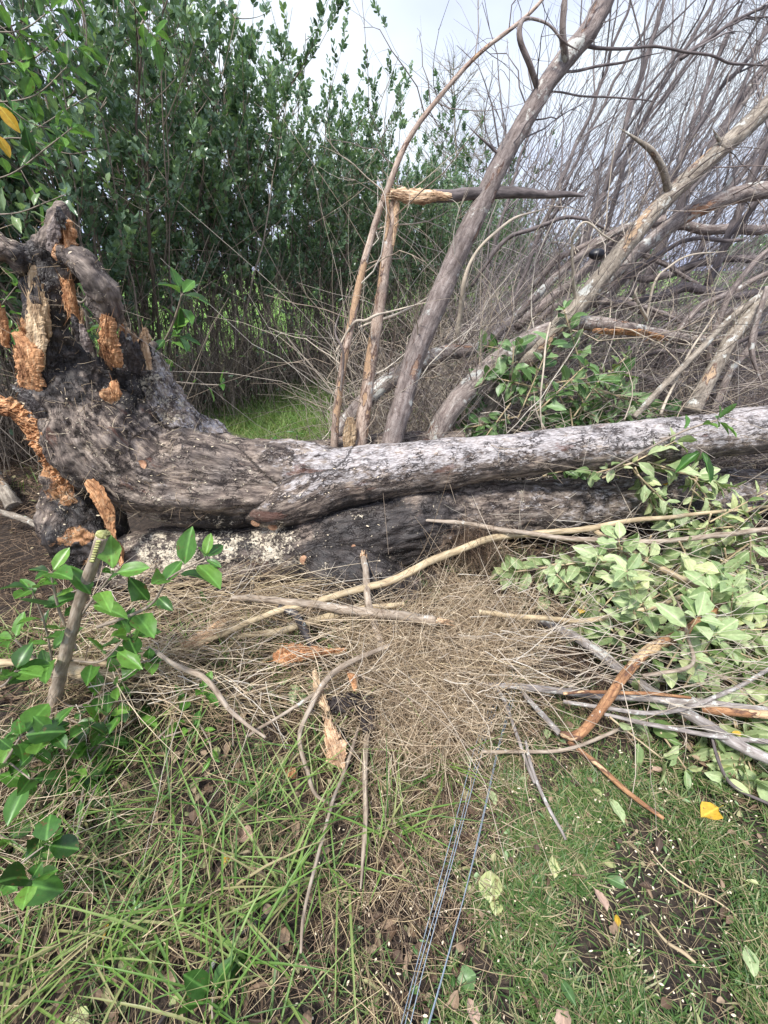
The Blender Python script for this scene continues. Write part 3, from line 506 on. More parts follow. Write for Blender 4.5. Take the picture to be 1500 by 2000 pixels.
# loose grass and bark scraps stuck on the crown
sel = np.where((V[:, 0] < -0.9) & (V[:, 2] > .45) & (NN[:, 1] < 0.3))[0]; sel = sel[rng.integers(0, len(sel), 650)]
mb = MB(); curves(mb, V[sel], rng.normal(size=(650, 3)) + NN[sel] * .8, U(0.015, 0.08, 650), 0.0012, B=rng.normal(size=(650, 3)) * 0.5); tag(mb.build('rootlets', M['needle'], TREE), kind='stuff')
sel = np.where((NN[:, 2] > 0.1) & (V[:, 0] < 0.0))[0]; sel = sel[rng.integers(0, len(sel), 700)]
mb = MB(); leaves(mb, V[sel], rng.normal(size=(700, 3)) * [1, 1, .2], NN[sel] + rng.normal(size=(700, 3)) * .3, U(0.008, 0.022, 700), U(0.003, 0.008, 700)); tag(mb.build('wood_chips', M['chip'], TREE), kind='stuff')
# standing and leaning limbs
LIMBS = {
 'A': ('bark_grey', [(762, 875, 2.55, 27), (785, 790, 2.62, 27), (808, 700, 2.7, 27), (850, 600, 2.78, 27), (893, 500, 2.85, 26), (930, 420, 2.9, 25), (972, 330, 2.95, 24), (1010, 265, 3.0, 23), (1060, 175, 3.05, 22), (1100, 120, 3.1, 24), (1150, 60, 3.15, 24), (1190, -20, 3.2, 24), (1225, -90, 3.25, 22)], 'thick smooth leaning limb reaching the top of the view'),
 'B': ('bark_peel', [(700, 880, 2.55, 20), (712, 800, 2.6, 17), (722, 720, 2.65, 15), (738, 620, 2.7, 14), (752, 520, 2.75, 13), (765, 430, 2.8, 13), (772, 380, 2.82, 8)], 'peeling upright limb snapped at its top'),
 'C': ('bark_peel', [(652, 885, 2.5, 10), (660, 780, 2.55, 10), (680, 660, 2.62, 10), (705, 540, 2.7, 9), (735, 430, 2.78, 8), (757, 370, 2.8, 8), (790, 285, 2.85, 7), (845, 205, 2.9, 6), (935, 105, 3.0, 5), (1030, 30, 3.1, 4.5), (1075, -20, 3.15, 4)], 'slender pale limb curving to the upper right'),
 'D': ('bark_pale', [(840, 880, 2.75, 26), (870, 815, 2.8, 27), (920, 755, 2.9, 27), (980, 700, 3.0, 25), (1050, 655, 3.1, 23), (1130, 632, 3.2, 18), (1220, 640, 3.25, 16), (1290, 655, 3.3, 14), (1400, 665, 3.4, 11), (1470, 630, 3.5, 9), (1560, 560, 3.6, 8)], 'pale forked limb bending level behind the log'),
 'E': ('bark_green', [(905, 870, 2.9, 20), (960, 790, 3.0, 22), (1010, 720, 3.05, 24), (1090, 640, 3.1, 24), (1160, 560, 3.2, 22), (1230, 470, 3.3, 21), (1290, 400, 3.4, 20), (1370, 325, 3.5, 20), (1450, 255, 3.6, 22), (1540, 170, 3.7, 24)], 'tan leaning limb with orange bare patches'),
 'F': ('bark_pale', [(1000, 745, 3.3, 17), (1080, 660, 3.4, 17), (1180, 550, 3.5, 17), (1260, 480, 3.6, 17), (1340, 420, 3.65, 19), (1420, 385, 3.7, 20), (1510, 370, 3.75, 20), (1620, 355, 3.8, 18)], 'pale arching limb at the far right'),
 'G': ('bark_pale', [(655, 850, 2.9, 18), (700, 795, 3.0, 20), (760, 745, 3.1, 22), (820, 710, 3.2, 24), (880, 690, 3.3, 20), (935, 680, 3.35, 15), (985, 640, 3.5, 11), (1050, 575, 3.7, 10), (1120, 510, 3.9, 9), (1200, 455, 4.1, 9), (1260, 430, 4.2, 8)], 'gnarled low limb with flaking bark'),
 'H': ('bark_green', [(1350, 805, 2.6, 20), (1385, 740, 2.75, 18), (1430, 660, 2.9, 17), (1480, 600, 3.0, 17), (1560, 520, 3.2, 17)], 'broad grey limb rising at the right edge'),
 'I': ('bark_green', [(1238, 815, 2.55, 7), (1290, 760, 2.65, 8), (1370, 680, 2.8, 8), (1440, 610, 2.95, 7), (1510, 560, 3.1, 7)], 'thin straight branch beside the broad grey limb'),
 'J': ('bark_pale', [(1395, 800, 2.9, 8), (1430, 720, 3.0, 9), (1465, 680, 3.05, 9), (1480, 630, 3.1, 8), (1530, 560, 3.2, 8)], None),
 'K': ('bark_grey', [(940, 845, 3.0, 12), (985, 790, 3.1, 17), (1020, 740, 3.15, 14), (1050, 690, 3.2, 10)], None),
}
limbo = {}
for kx, (mt, pts, lab) in LIMBS.items():
    limbo[kx] = stroke('limb', mt, [(a, b_, Y, q * .76) for a, b_, Y, q in pts], TREE, 22 if pts[1][3] > 12 else 12, 0.012, 0.13, 22, 0.008, knots=0.2, lab=lab)
stroke('limb', 'bark_far', [(845, 383, 2.85, 11), (880, 382, 2.86, 11), (930, 376, 2.9, 11), (1000, 374, 2.95, 10), (1060, 380, 3.0, 7), (1110, 381, 3.03, 5), (1140, 384, 3.05, 2)], TREE, 14, 0.018, 0.12, 16, 0.015, knots=.1, lab='snapped level branch hanging from the broken upright limb')
slab('splinter', 'splint', [(762, 378, 2.78, 5), (785, 381, 2.79, 12), (815, 384, 2.8, 13), (845, 383, 2.82, 11), (880, 384, 2.84, 4)], TREE, 0.018, 0.25, 40, 11, seed=11, lab='raw splintered wood at the break')
slab('splinter', 'splint', [(772, 372, 2.8, 2), (774, 400, 2.79, 6), (772, 440, 2.78, 5), (768, 480, 2.76, 2)], TREE, 0.01, 0.25, 40, 9, seed=12)
slab('splinter', 'splint', [(757, 385, 2.78, 2), (757, 430, 2.77, 5), (752, 470, 2.76, 2)], TREE, 0.008, 0.25, 30, 7, seed=13)
slab('bark_flap', 'palewood', [(684, 815, 2.5, 6), (684, 835, 2.5, 12), (682, 858, 2.5, 13), (678, 880, 2.5, 8)], TREE, 0.006, 0.15, 24, 9, seed=14, lab='pale curled flap of bare wood')
slab('bark_flap', 'rot', [(1292, 660, 3.22, 6), (1250, 650, 3.2, 9), (1200, 648, 3.16, 8), (1160, 645, 3.12, 4)], TREE, 0.01, 0.2, 40, 9, nrmdir=(0, -.6, -.6), seed=15)
# secondary branches on the limbs
SB = [('A', 'bark_grey', [(1052, 178, 3.04, 7), (1035, 130, 2.98, 7), (1018, 80, 2.95, 7), (1018, 45, 2.95, 6), (1032, 28, 2.96, 5), (1070, 40, 2.97, 4), (1100, 75, 2.98, 4), (1135, 95, 3.0, 3)]),
      ('A', 'bark_grey', [(1104, 118, 3.05, 9), (1097, 70, 3.0, 8), (1098, 20, 3.0, 8), (1104, -30, 3.0, 8)]),
      ('A', 'bark_far', [(1135, 85, 3.12, 6), (1175, 95, 3.17, 5), (1240, 95, 3.3, 4), (1320, 98, 3.4, 4), (1400, 112, 3.5, 4), (1440, 120, 3.6, 4), (1520, 125, 3.7, 4)]),
      ('A', 'bark_far', [(1095, 140, 3.08, 4), (1180, 128, 3.2, 4), (1240, 112, 3.3, 3), (1300, 100, 3.5, 3)]),
      ('A', 'bark_far', [(1060, 178, 3.05, 3), (1150, 185, 3.2, 3), (1240, 192, 3.3, 2.5), (1296, 200, 3.4, 2)]),
      ('A', 'bark_far', [(975, 300, 2.95, 4), (955, 285, 2.9, 4), (935, 270, 2.9, 3), (918, 256, 2.9, 2)]),
      ('E', 'bark_green', [(1305, 370, 3.4, 9), (1292, 330, 3.35, 8), (1270, 290, 3.3, 7), (1240, 265, 3.3, 5), (1208, 248, 3.3, 3)]),
      ('E', 'bark_green', [(1415, 290, 3.5, 6), (1400, 262, 3.5, 5), (1392, 248, 3.5, 2)]),
      ('E', 'twig_pale', [(1125, 590, 3.15, 5), (1120, 540, 3.1, 5), (1115, 480, 3.05, 4), (1125, 450, 3.0, 4), (1145, 435, 3.0, 3), (1180, 460, 3.0, 3), (1215, 475, 3.05, 2)]),
      ('E', 'twig_pale', [(1265, 625, 3.2, 5), (1250, 600, 3.15, 5), (1240, 575, 3.1, 4), (1245, 558, 3.1, 3)]),
      ('E', 'twig_pale', [(1262, 625, 3.2, 4), (1280, 550, 3.2, 4), (1310, 520, 3.2, 3), (1350, 498, 3.2, 3), (1420, 490, 3.3, 2)]),
      ('F', 'bark_pale', [(1405, 395, 3.65, 6), (1440, 330, 3.7, 5), (1470, 290, 3.8, 4)]),
      ('G', 'twig_pale', [(893, 668, 3.3, 6), (897, 620, 3.25, 6), (908, 550, 3.2, 6), (930, 495, 3.2, 5), (965, 455, 3.2, 5), (1010, 425, 3.3, 4), (1080, 405, 3.4, 3)]),
      ('G', 'twig_pale', [(700, 640, 2.9, 3), (760, 618, 2.95, 5), (830, 590, 3.0, 3), (870, 560, 3.0, 2)]),
      ('C', 'twig_pale', [(655, 690, 2.6, 3), (690, 635, 2.6, 4), (715, 630, 2.6, 5), (740, 615, 2.6, 4), (770, 605, 2.7, 3), (850, 590, 2.8, 2)]),
      ('C', 'bark_grey', [(665, 770, 2.55, 4), (668, 690, 2.5, 4), (655, 640, 2.5, 3), (690, 560, 2.5, 2)]),
      ('D', 'twig_pale', [(1085, 870, 2.6, 3), (1050, 810, 2.6, 3), (1040, 760, 2.6, 2)]),
      ('H', 'bark_pale', [(1500, 560, 2.9, 6), (1478, 620, 2.85, 6), (1470, 680, 2.8, 6), (1490, 760, 2.75, 5)]),
      ('H', 'twig_pale', [(1290, 810, 2.6, 5), (1310, 760, 2.7, 4), (1350, 690, 2.8, 4), (1400, 600, 2.9, 3)]),
      ('A', 'twig_pale', [(1075, 630, 2.8, 3), (1060, 700, 2.7, 3), (1055, 790, 2.6, 3), (1060, 850, 2.55, 3)]),
      ]
for kx, mt, pts in SB:
    mb = MB(); Q, r, s = tube(mb, [at(a, b_, Y) for a, b_, Y, q in pts], [m2(a, b_, Y, q) * (.8 if i_ < len(pts) - 1 else .25) * (.75 if q < 6 else 1) for i_, (a, b_, Y, q) in enumerate(pts)], 8, 0.02, 0.1, 20, 0.03, 0.6, knots=.25); mb.build('branch', M[mt], limbo[kx])
# twiglets growing off the limbs
def twigs_on(pts, n, Lr, rad, mt, parent, up=0.3, sub=True, bend=0.6):
    P = [at(a, b_, Y) for a, b_, Y, q in pts]; Q, r, s = resamp(P, [m2(a, b_, Y, q) for a, b_, Y, q in pts], 80)
    T = nrm(np.gradient(Q, axis=0)); k = rng.integers(5, 79, n); d = rng.normal(size=(n, 3)); d -= T[k] * (d * T[k]).sum(1)[:, None]
    d = nrm(nrm(d) + T[k] * U(0.2, 1.0, n)[:, None] + [0, 0, up]); mb = MB()
    L = U(Lr[0], Lr[1], n); Pp = curves(mb, Q[k] + d * r[k][:, None] * .6, d, L, rad * (.5 + L / Lr[1]), B=rng.normal(size=(n, 3)) * bend * 0.5, C=rng.normal(size=(n, 3)) * .15, ns=7, sides=4, kink=0.012)
    if sub:
        kk = rng.integers(0, n, n * 3); jj = rng.integers(2, 6, n * 3); d2 = nrm(Pp[kk, jj] - Pp[kk, jj - 1]) + rng.normal(size=(n * 3, 3)) * .6
        curves(mb, Pp[kk, jj], d2, U(.1, .45, n * 3) * Lr[1], rad * .5, B=rng.normal(size=(n * 3, 3)) * .4, ns=5)
    mb.build('side_twigs', M[mt], parent)
L_ = LIMBS
twigs_on(L_['A'][1][5:], 26, (0.15, 0.7), 0.0035, 'twig_dark', limbo['A'])
twigs_on(L_['A'][1][:5], 5, (0.15, 0.5), 0.003, 'twig_pale', limbo['A'])
twigs_on(L_['B'][1], 12, (0.1, 0.5), 0.003, 'twig_pale', limbo['B'], 0)
twigs_on(L_['C'][1][:5], 18, (0.1, 0.5), 0.003, 'twig_pale', limbo['C'], 0)
twigs_on(L_['C'][1][5:], 14, (0.2, 0.6), 0.002, 'twig_grey', limbo['C'], -.2)
twigs_on(L_['E'][1], 40, (0.2, 0.8), 0.0035, 'twig_grey', limbo['E'])
twigs_on(L_['F'][1], 26, (0.2, 0.8), 0.0035, 'twig_grey', limbo['F'])
twigs_on(L_['D'][1], 40, (0.15, 0.7), 0.0035, 'twig_pale', limbo['D'], .4)
twigs_on(L_['G'][1], 50, (0.15, 0.7), 0.0035, 'twig_pale', limbo['G'], .4)
twigs_on(L_['H'][1], 12, (0.15, 0.6), 0.003, 'twig_pale', limbo['H'])
twigs_on([(600, 880, 2.3, 50), (1000, 860, 2.3, 41), (1500, 820, 2.46, 44)], 14, (0.1, 0.5), 0.0025, 'twig_pale', trunk, 0.5)
# ------------------------------------------------------------------ hedge of tall evergreen shrubs
def shrub_mesh(seed, H=4.1, wid=0.75, nl=11000, Lf=0.066):
    global rng; keep = rng; rng = np.random.default_rng(seed)
    st = MB(); nst = 26
    base = rng.normal(size=(nst, 3)) * [0.30, 0.22, 0]; ang = U(0, 2 * np.pi, nst); ln = U(0.05, 0.34, nst)
    D = np.stack([np.cos(ang) * ln, np.sin(ang) * ln, np.ones(nst)], 1); L = U(0.65, 1.0, nst) * H
    P = curves(st, base, D, L, U(0.008, 0.02, nst), B=rng.normal(size=(nst, 3)) * [.06, .06, .0], C=rng.normal(size=(nst, 3)) * [.05, .05, 0], ns=12, sides=5, taper=.2, kink=0.006)
    nb = 420; k = rng.integers(0, nst, nb); j = rng.integers(3, 11, nb); t = U(0, 1, nb)[:, None]
    p = P[k, j] * (1 - t) + P[k, j + 1 - (j == 11)] * t; a = U(0, 2 * np.pi, nb)
    D2 = np.stack([np.cos(a), np.sin(a), U(0.2, 1.3, nb)], 1); L2_ = U(0.25, 0.8, nb)
    P2 = curves(st, p, D2, L2_, U(0.003, 0.006, nb), B=np.stack([0 * a, 0 * a, U(.1, .4, nb)], 1), ns=6, sides=3)
    nt_ = 240; k = rng.integers(0, nst, nt_); j = rng.integers(0, 8, nt_)   # bare lower twigs
    curves(st, P[k, j], rng.normal(size=(nt_, 3)) + [0, 0, .8], U(.1, .6, nt_), U(.0015, .0035, nt_), B=rng.normal(size=(nt_, 3)) * .3, ns=5)
    lf = MB(); Pc = P2.reshape(nb, 6, 3); ns_ = nl // 11
    k = rng.integers(0, nb, ns_); j = rng.integers(1, 6, ns_); c = Pc[k, j]
    zc = c[:, 2]; keepm = (zc > 1.0 + 0.5 * rng.random(ns_)) | (rng.random(ns_) < 0.12); k, j, c = k[keepm], j[keepm], c[keepm]; ns_ = len(c)
    tp = (c - Pc[k, np.maximum(0, j - 1)]); d = nrm(nrm(tp) * .8 + rng.normal(size=(ns_, 3)) * .35 + [0, 0, .5]); sl = U(0.08, 0.24, ns_)
    curves(st, c, d, sl, 0.0018, ns=3)
    m_ = 12; t = np.linspace(0.1, 1.0, m_); pp = c[:, None] + d[:, None] * (sl[:, None] * t[None])[..., None]
    ph = np.arange(m_) * 2.4; a1 = nrm(np.cross(d, [0.3, 0.2, 1.0])); a2 = np.cross(d, a1); ph = ph[None] + U(0, 6, ns_)[:, None]
    rad_ = a1[:, None] * np.cos(ph)[..., None] + a2[:, None] * np.sin(ph)[..., None]
    ld = rad_ * (1.15 - 0.65 * t[None, :, None]) + d[:, None] * 0.8; nn = d[:, None] * .5 + rad_ * 0.7 + rng.normal(size=(ns_, m_, 3)) * .55
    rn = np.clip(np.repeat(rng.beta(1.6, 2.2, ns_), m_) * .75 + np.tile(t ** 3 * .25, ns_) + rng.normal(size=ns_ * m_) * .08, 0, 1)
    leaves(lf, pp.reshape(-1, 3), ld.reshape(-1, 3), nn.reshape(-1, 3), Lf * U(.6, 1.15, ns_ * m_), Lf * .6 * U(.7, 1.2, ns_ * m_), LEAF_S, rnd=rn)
    rng = keep; return st, lf
protos = []
for k in range(4):
    st, lf = shrub_mesh(100 + k, H=[4.1, 3.8, 4.3, 3.95][k]); protos.append((st, lf))
HP = [(-5.6, 3.5, 1.06), (-4.6, 3.65, 1.05), (-3.75, 3.9, 1.0), (-3.05, 4.4, 1.0), (-2.65, 5.1, 1.0), (-2.15, 5.85, 1.04), (-1.65, 6.65, 1.0), (-1.1, 7.5, 1.0), (-0.6, 8.4, 1.03), (0.0, 9.4, .98), (0.7, 10.5, 1.0), (1.5, 11.7, .98), (2.4, 13.1, .95), (3.4, 14.8, .9), (-4.3, 4.9, .95), (4.6, 16.8, .8), (6.0, 19, .75)]
ordn = ['first', 'second', 'third', 'fourth', 'fifth', 'sixth', 'seventh', 'eighth', 'ninth', 'tenth', 'eleventh', 'twelfth', 'thirteenth', 'fourteenth']
made = {}
for k, (x, y, s_) in enumerate(HP):
    if 6 < k < 12: s_ *= .9
    if k < 14: lab = 'tall evergreen shrub, %s in the long hedge counted from its left end' % ordn[k]
    elif k < 15: lab = 'evergreen shrub set back behind the left end of the hedge'
    else: lab = ['low evergreen shrub far off behind the leaning limb', 'farthest small evergreen shrub of the hedge on the right'][k - 15]
    e = thing('evergreen_shrub', (0, 0, 0), lab, 'shrub', 'shrubs of the evergreen hedge')
    pi = k % 4
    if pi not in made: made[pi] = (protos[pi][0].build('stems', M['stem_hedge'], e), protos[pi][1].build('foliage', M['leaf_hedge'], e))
    else:
        for o in made[pi]: c_ = o.copy(); col.objects.link(c_); c_.parent = e
    e.location = (x, y, -0.02); e.rotation_euler = (0, 0, (k * 2.1) % 6.28); e.scale = (s_ * [1, 1.1, .95][k % 3], s_, s_ * [1.0, 1.04, .97, 1.02, .95][k % 5])
    if k > 13: e.scale = (s_, s_, s_ * .9)
# ------------------------------------------------------------------ bare leaning trees, upper right
def bare(name, pts, lab, mt='bark_far', nb=8, nt=40, Lr=(0.5, 1.6), tw='twig_dark', cat='tree', grp='bare leaning trees behind the fallen tree'):
    P = np.array([at(a, b_, Y) for a, b_, Y, q in pts]); Rr = [m2(a, b_, Y, q) * .72 for a, b_, Y, q in pts]
    e = thing(name, (P[0][0], P[0][1], max(0, P[0][2])), lab, cat, grp)
    mb = MB(); Q, r, s = tube(mb, P, Rr, 8, 0.05, 0.12, 12, 0.05, 0.5, knots=.15); tr = mb.build('trunk', M[mt], e)
    T = nrm(np.gradient(Q, axis=0)); n = len(Q)
    for b_ in range(nb):
        i = int(n * (0.12 + 0.75 * b_ / nb + U(0, .06))); i = min(i, n - 2); d = rng.normal(size=3); d -= T[i] * d.dot(T[i]); d = nrm(nrm(d) * .55 + T[i] + [0.1, 0, .15]); L = U(*Lr)
        b2 = rng.normal(size=3) * .22; pp = [Q[i], Q[i] + d * L * .33 + b2 * .1, Q[i] + d * L * .66 + b2 * .35, Q[i] + d * L + b2 * L + [0, 0, .08]]
        mb = MB(); q2, r2, s2 = tube(mb, pp, [max(.005, r[i] * .5), r[i] * .35 + .002, r[i] * .2 + .002, 0.002], 5, 0.06, 0, 1, 0.05)
        m_ = nt // 2; k = rng.integers(1, len(q2), m_); t2 = nrm(np.gradient(q2, axis=0))[k]
        Pp = curves(mb, q2[k], t2 + rng.normal(size=(m_, 3)) * .38, U(.15, .7, m_), U(.001, .0022, m_), B=rng.normal(size=(m_, 3)) * .18 + [.03, 0, .06], ns=5, kink=.01)
        kk = rng.integers(0, m_, m_ * 2); jj = rng.integers(1, 4, m_ * 2)
        curves(mb, Pp[kk, jj], nrm(Pp[kk, jj] - Pp[kk, jj - 1]) + rng.normal(size=(m_ * 2, 3)) * .4, U(.08, .35, m_ * 2), .0011, B=rng.normal(size=(m_ * 2, 3)) * .2, ns=4)
        mb.build('branch', M[tw], e)
    return e
BT = [([(1090, 640, 4.6, 8), (1150, 450, 4.8, 8), (1215, 270, 5.0, 7), (1265, 100, 5.2, 6), (1310, -30, 5.4, 5)], 'dark bare tree leaning just right of the thick smooth limb'),
      ([(1130, 620, 5.2, 7), (1180, 460, 5.3, 7), (1240, 270, 5.5, 6), (1340, 90, 5.7, 5), (1420, -40, 5.9, 4)], 'bare tree crossing the middle of the bare thicket with a slight bend'),
      ([(1180, 590, 4.2, 8), (1290, 380, 4.4, 7), (1380, 220, 4.6, 6), (1460, 110, 4.8, 5), (1540, 0, 5, 4)], 'dark bare tree leaning above the tan limb'),
      ([(985, 640, 6.0, 6), (1060, 440, 6.2, 6), (1140, 250, 6.4, 5), (1200, 90, 6.6, 4), (1240, -30, 6.8, 3)], 'slim bare tree seen just behind the thick smooth limb'),
      ([(1250, 570, 5.0, 12), (1320, 420, 5.2, 12), (1400, 270, 5.4, 11), (1480, 150, 5.6, 10), (1560, 50, 5.8, 8)], 'stout brown bare tree near the right edge'),
      ([(1380, 560, 4.0, 10), (1430, 440, 4.1, 10), (1490, 300, 4.2, 9), (1560, 150, 4.3, 8)], 'bare tree leaning out of view at the right edge'),
      ([(1020, 600, 7.5, 5), (1090, 400, 7.8, 5), (1180, 200, 8.0, 4), (1290, 0, 8.3, 3)], 'thin far bare tree low in the thicket'),
      ([(1210, 620, 6.5, 8), (1300, 400, 6.7, 7), (1370, 200, 6.9, 6), (1440, 20, 7.1, 5)], 'tall straight bare tree deep in the thicket'),
      ([(1310, 600, 6.2, 9), (1400, 420, 6.4, 8), (1500, 260, 6.6, 7), (1600, 120, 6.8, 6)], 'far bare tree leaning behind the pale arching limb'),
      ([(930, 660, 8.0, 5), (960, 500, 8.2, 5), (1010, 330, 8.5, 4), (1050, 200, 8.8, 3)], 'short thin bare tree at the left end of the bare thicket'),
      ([(1090, 560, 8.5, 6), (1200, 340, 8.8, 5), (1300, 180, 9, 4), (1420, 20, 9.3, 3)], 'farthest bare tree, thin and pale against the sky')]
for pts, lab in BT: bare('bare_tree', pts, lab, nb=9, nt=34)
bare('bare_tree', [(1330, 115, 4.0, 5), (1390, 70, 4.1, 5), (1450, 35, 4.2, 4), (1530, 0, 4.3, 4)], 'overhanging bare bough arching at the top right corner', nb=5, nt=30, Lr=(.3, .9))
# undergrowth of bare stems along the foot of the hedge
hp = np.array([(q[0], q[1]) for q in HP[:14]]); n = 4200; k = rng.integers(0, 13, n); t = U(0, 1, n)[:, None]; b0 = hp[k] * (1 - t) + hp[k + 1] * t + rng.normal(size=(n, 2)) * [.35, .35] + [.25, -.1]
mb = MB(); L = U(.4, 1.9, n); P = curves(mb, np.stack([b0[:, 0], b0[:, 1], 0 * L], 1), rng.normal(size=(n, 3)) * [.3, .25, .1] + [0, 0, 1], L, U(.002, .006, n), B=rng.normal(size=(n, 3)) * [.2, .2, .05], ns=7, sides=4, kink=.008)
k = rng.integers(0, n, 9000); j = rng.integers(2, 6, 9000); curves(mb, P[k, j], rng.normal(size=(9000, 3)) + [0, 0, .7], U(.1, .5, 9000), .0016, B=rng.normal(size=(9000, 3)) * .3, ns=4); tag(mb.build('bare_undergrowth_stems', M['stem_hedge']), kind='stuff')
mb = MB(); n = 9000; k = rng.integers(0, 13, n); t = U(0, 1, n)[:, None]; b0 = hp[k] * (1 - t) + hp[k + 1] * t + rng.normal(size=(n, 2)) * .45 + [.3, -.1]; z = U(.2, 1.6, n)
kk = fbm(np.stack([b0[:, 0], b0[:, 1], z], 1) * 1.8, 2) > .1; leaves(mb, np.stack([b0[:, 0], b0[:, 1], z], 1)[kk], rng.normal(size=(kk.sum(), 3)), rng.normal(size=(kk.sum(), 3)) * .6 + [0, -.3, 1], U(.03, .07, kk.sum()), U(.015, .03, kk.sum())); tag(mb.build('low_hedge_leaves', M['leaf_hedge']), kind='stuff')
# conifer-like bare tree far behind the hedge
for cx, top, bot, Y, lab in [(885, 125, 430, 17, 'bare conical tree rising behind the hedge against the sky'), (945, 190, 450, 22, 'smaller bare conical tree just right of the other one')]:
    p0 = at(cx + 8, bot, Y); p1 = at(cx, top, Y); e = thing('bare_conical_tree', (p0[0], p0[1], 0), lab, 'tree', 'bare conical trees beyond the hedge')
    mb = MB(); Q, r, s = tube(mb, [[p0[0], p0[1], 0], p0, p1], [.09, .05, .012], 6, .2, .1, 5, .1); mb.build('trunk', M['twig_grey'], e)
    mb = MB(); n = 120; t = U(.15, 1, n); h = t * (p1[2]); a = U(0, 6.28, n); L = (1.05 - t) * 2.6 + .25
    P = curves(mb, np.stack([p0[0] + (p1[0] - p0[0]) * t, 0 * t + p0[1], h], 1), np.stack([np.cos(a), np.sin(a), 0 * a + .5], 1), L, .012, B=np.stack([0 * a, 0 * a, 0 * a + .25], 1), ns=7)
    k = rng.integers(0, n, 900); j = rng.integers(1, 7, 900); curves(mb, P[k, j], nrm(P[k, j] - P[k, j - 1]) + rng.normal(size=(900, 3)) * .5, U(.2, .7, 900), .006, ns=4, B=rng.normal(size=(900, 3)) * .2); mb.build('branches', M['twig_grey'], e)
# brushwood tangle behind the right side of the log
mb = MB()
def brush(n, xr, yr, zf, Lr, rad, mt, dirb, bend=.5, spread=.8):
    x = U(*xr, n); y = U(*yr, n); z = zf * U(0, 1, n) ** 1.3; d = np.array(dirb) + rng.normal(size=(n, 3)) * spread
    d[:, 2] = np.abs(d[:, 2]) * .8 - .1
    return curves(mb, np.stack([x, y, z], 1), d, U(*Lr, n), rad * U(.5, 1.4, n), B=rng.normal(size=(n, 3)) * bend * .6, C=rng.normal(size=(n, 3)) * .2, ns=7, kink=.012)
n0 = mb.n; brush(4200, (0.7, 5.5), (3.1, 6.5), 1.15, (.3, 1.4), .003, 0, (.7, .1, .3))
brush(1500, (.4, 3.5), (2.75, 3.6), .6, (.2, .9), .0028, 0, (.4, 0, .4))
brush(2600, (1.2, 9), (6, 11), 1.7, (.5, 1.8), .006, 0, (.6, .1, .5))
tag(mb.build('brushwood_tangle', M['twig_dark']), kind='stuff')
mb = MB(); brush(2600, (.3, 4.5), (2.8, 5.5), 1.1, (.3, 1.1), .003, 0, (.5, -.1, .4), .9)
brush(600, (-.3, .6), (3.0, 4.4), .6, (.2, .8), .0025, 0, (.2, 0, .8), .9)
brush(300, (-.4, .5), (2.7, 3.1), .35, (.15, .6), .0025, 0, (-.2, 0, .7), 1.1)
tag(mb.build('pale_twig_tangle', M['twig_grey']), kind='stuff')
mb = MB(); brush(1100, (-.45, 3.0), (2.75, 4.0), .9, (.2, .9), .0028, 0, (.1, 0, .8), 1.2, .8); brush(420, (-.4, .3), (2.75, 3.2), .4, (.15, .5), .002, 0, (-.1, -.1, .6), 1.6, .9); tag(mb.build('bleached_twigs', M['twig_pale']), kind='stuff')
mb = MB()   # leaning whips between the bare trees, too many to count
n = 850; px = U(980, 1560, n); py = U(330, 640, n); Yd = U(4.2, 9, n)
P0 = np.array([at(a, b_, c_) for a, b_, c_ in zip(px, py, Yd)]); an = U(R(38), R(80), n); an[::7] = U(R(5), R(170), len(an[::7]))
curves(mb, P0, np.stack([np.cos(an), U(-.1, .25, n), np.sin(an)], 1), U(.5, 2.2, n), .0011 * Yd * U(.4, 1.0, n), B=np.stack([rng.normal(size=n) * .16, 0 * px, U(-.12, .22, n)], 1), C=rng.normal(size=(n, 3)) * .1, ns=10, kink=.010)
tag(mb.build('leaning_whips', M['twig_dark']), kind='stuff')
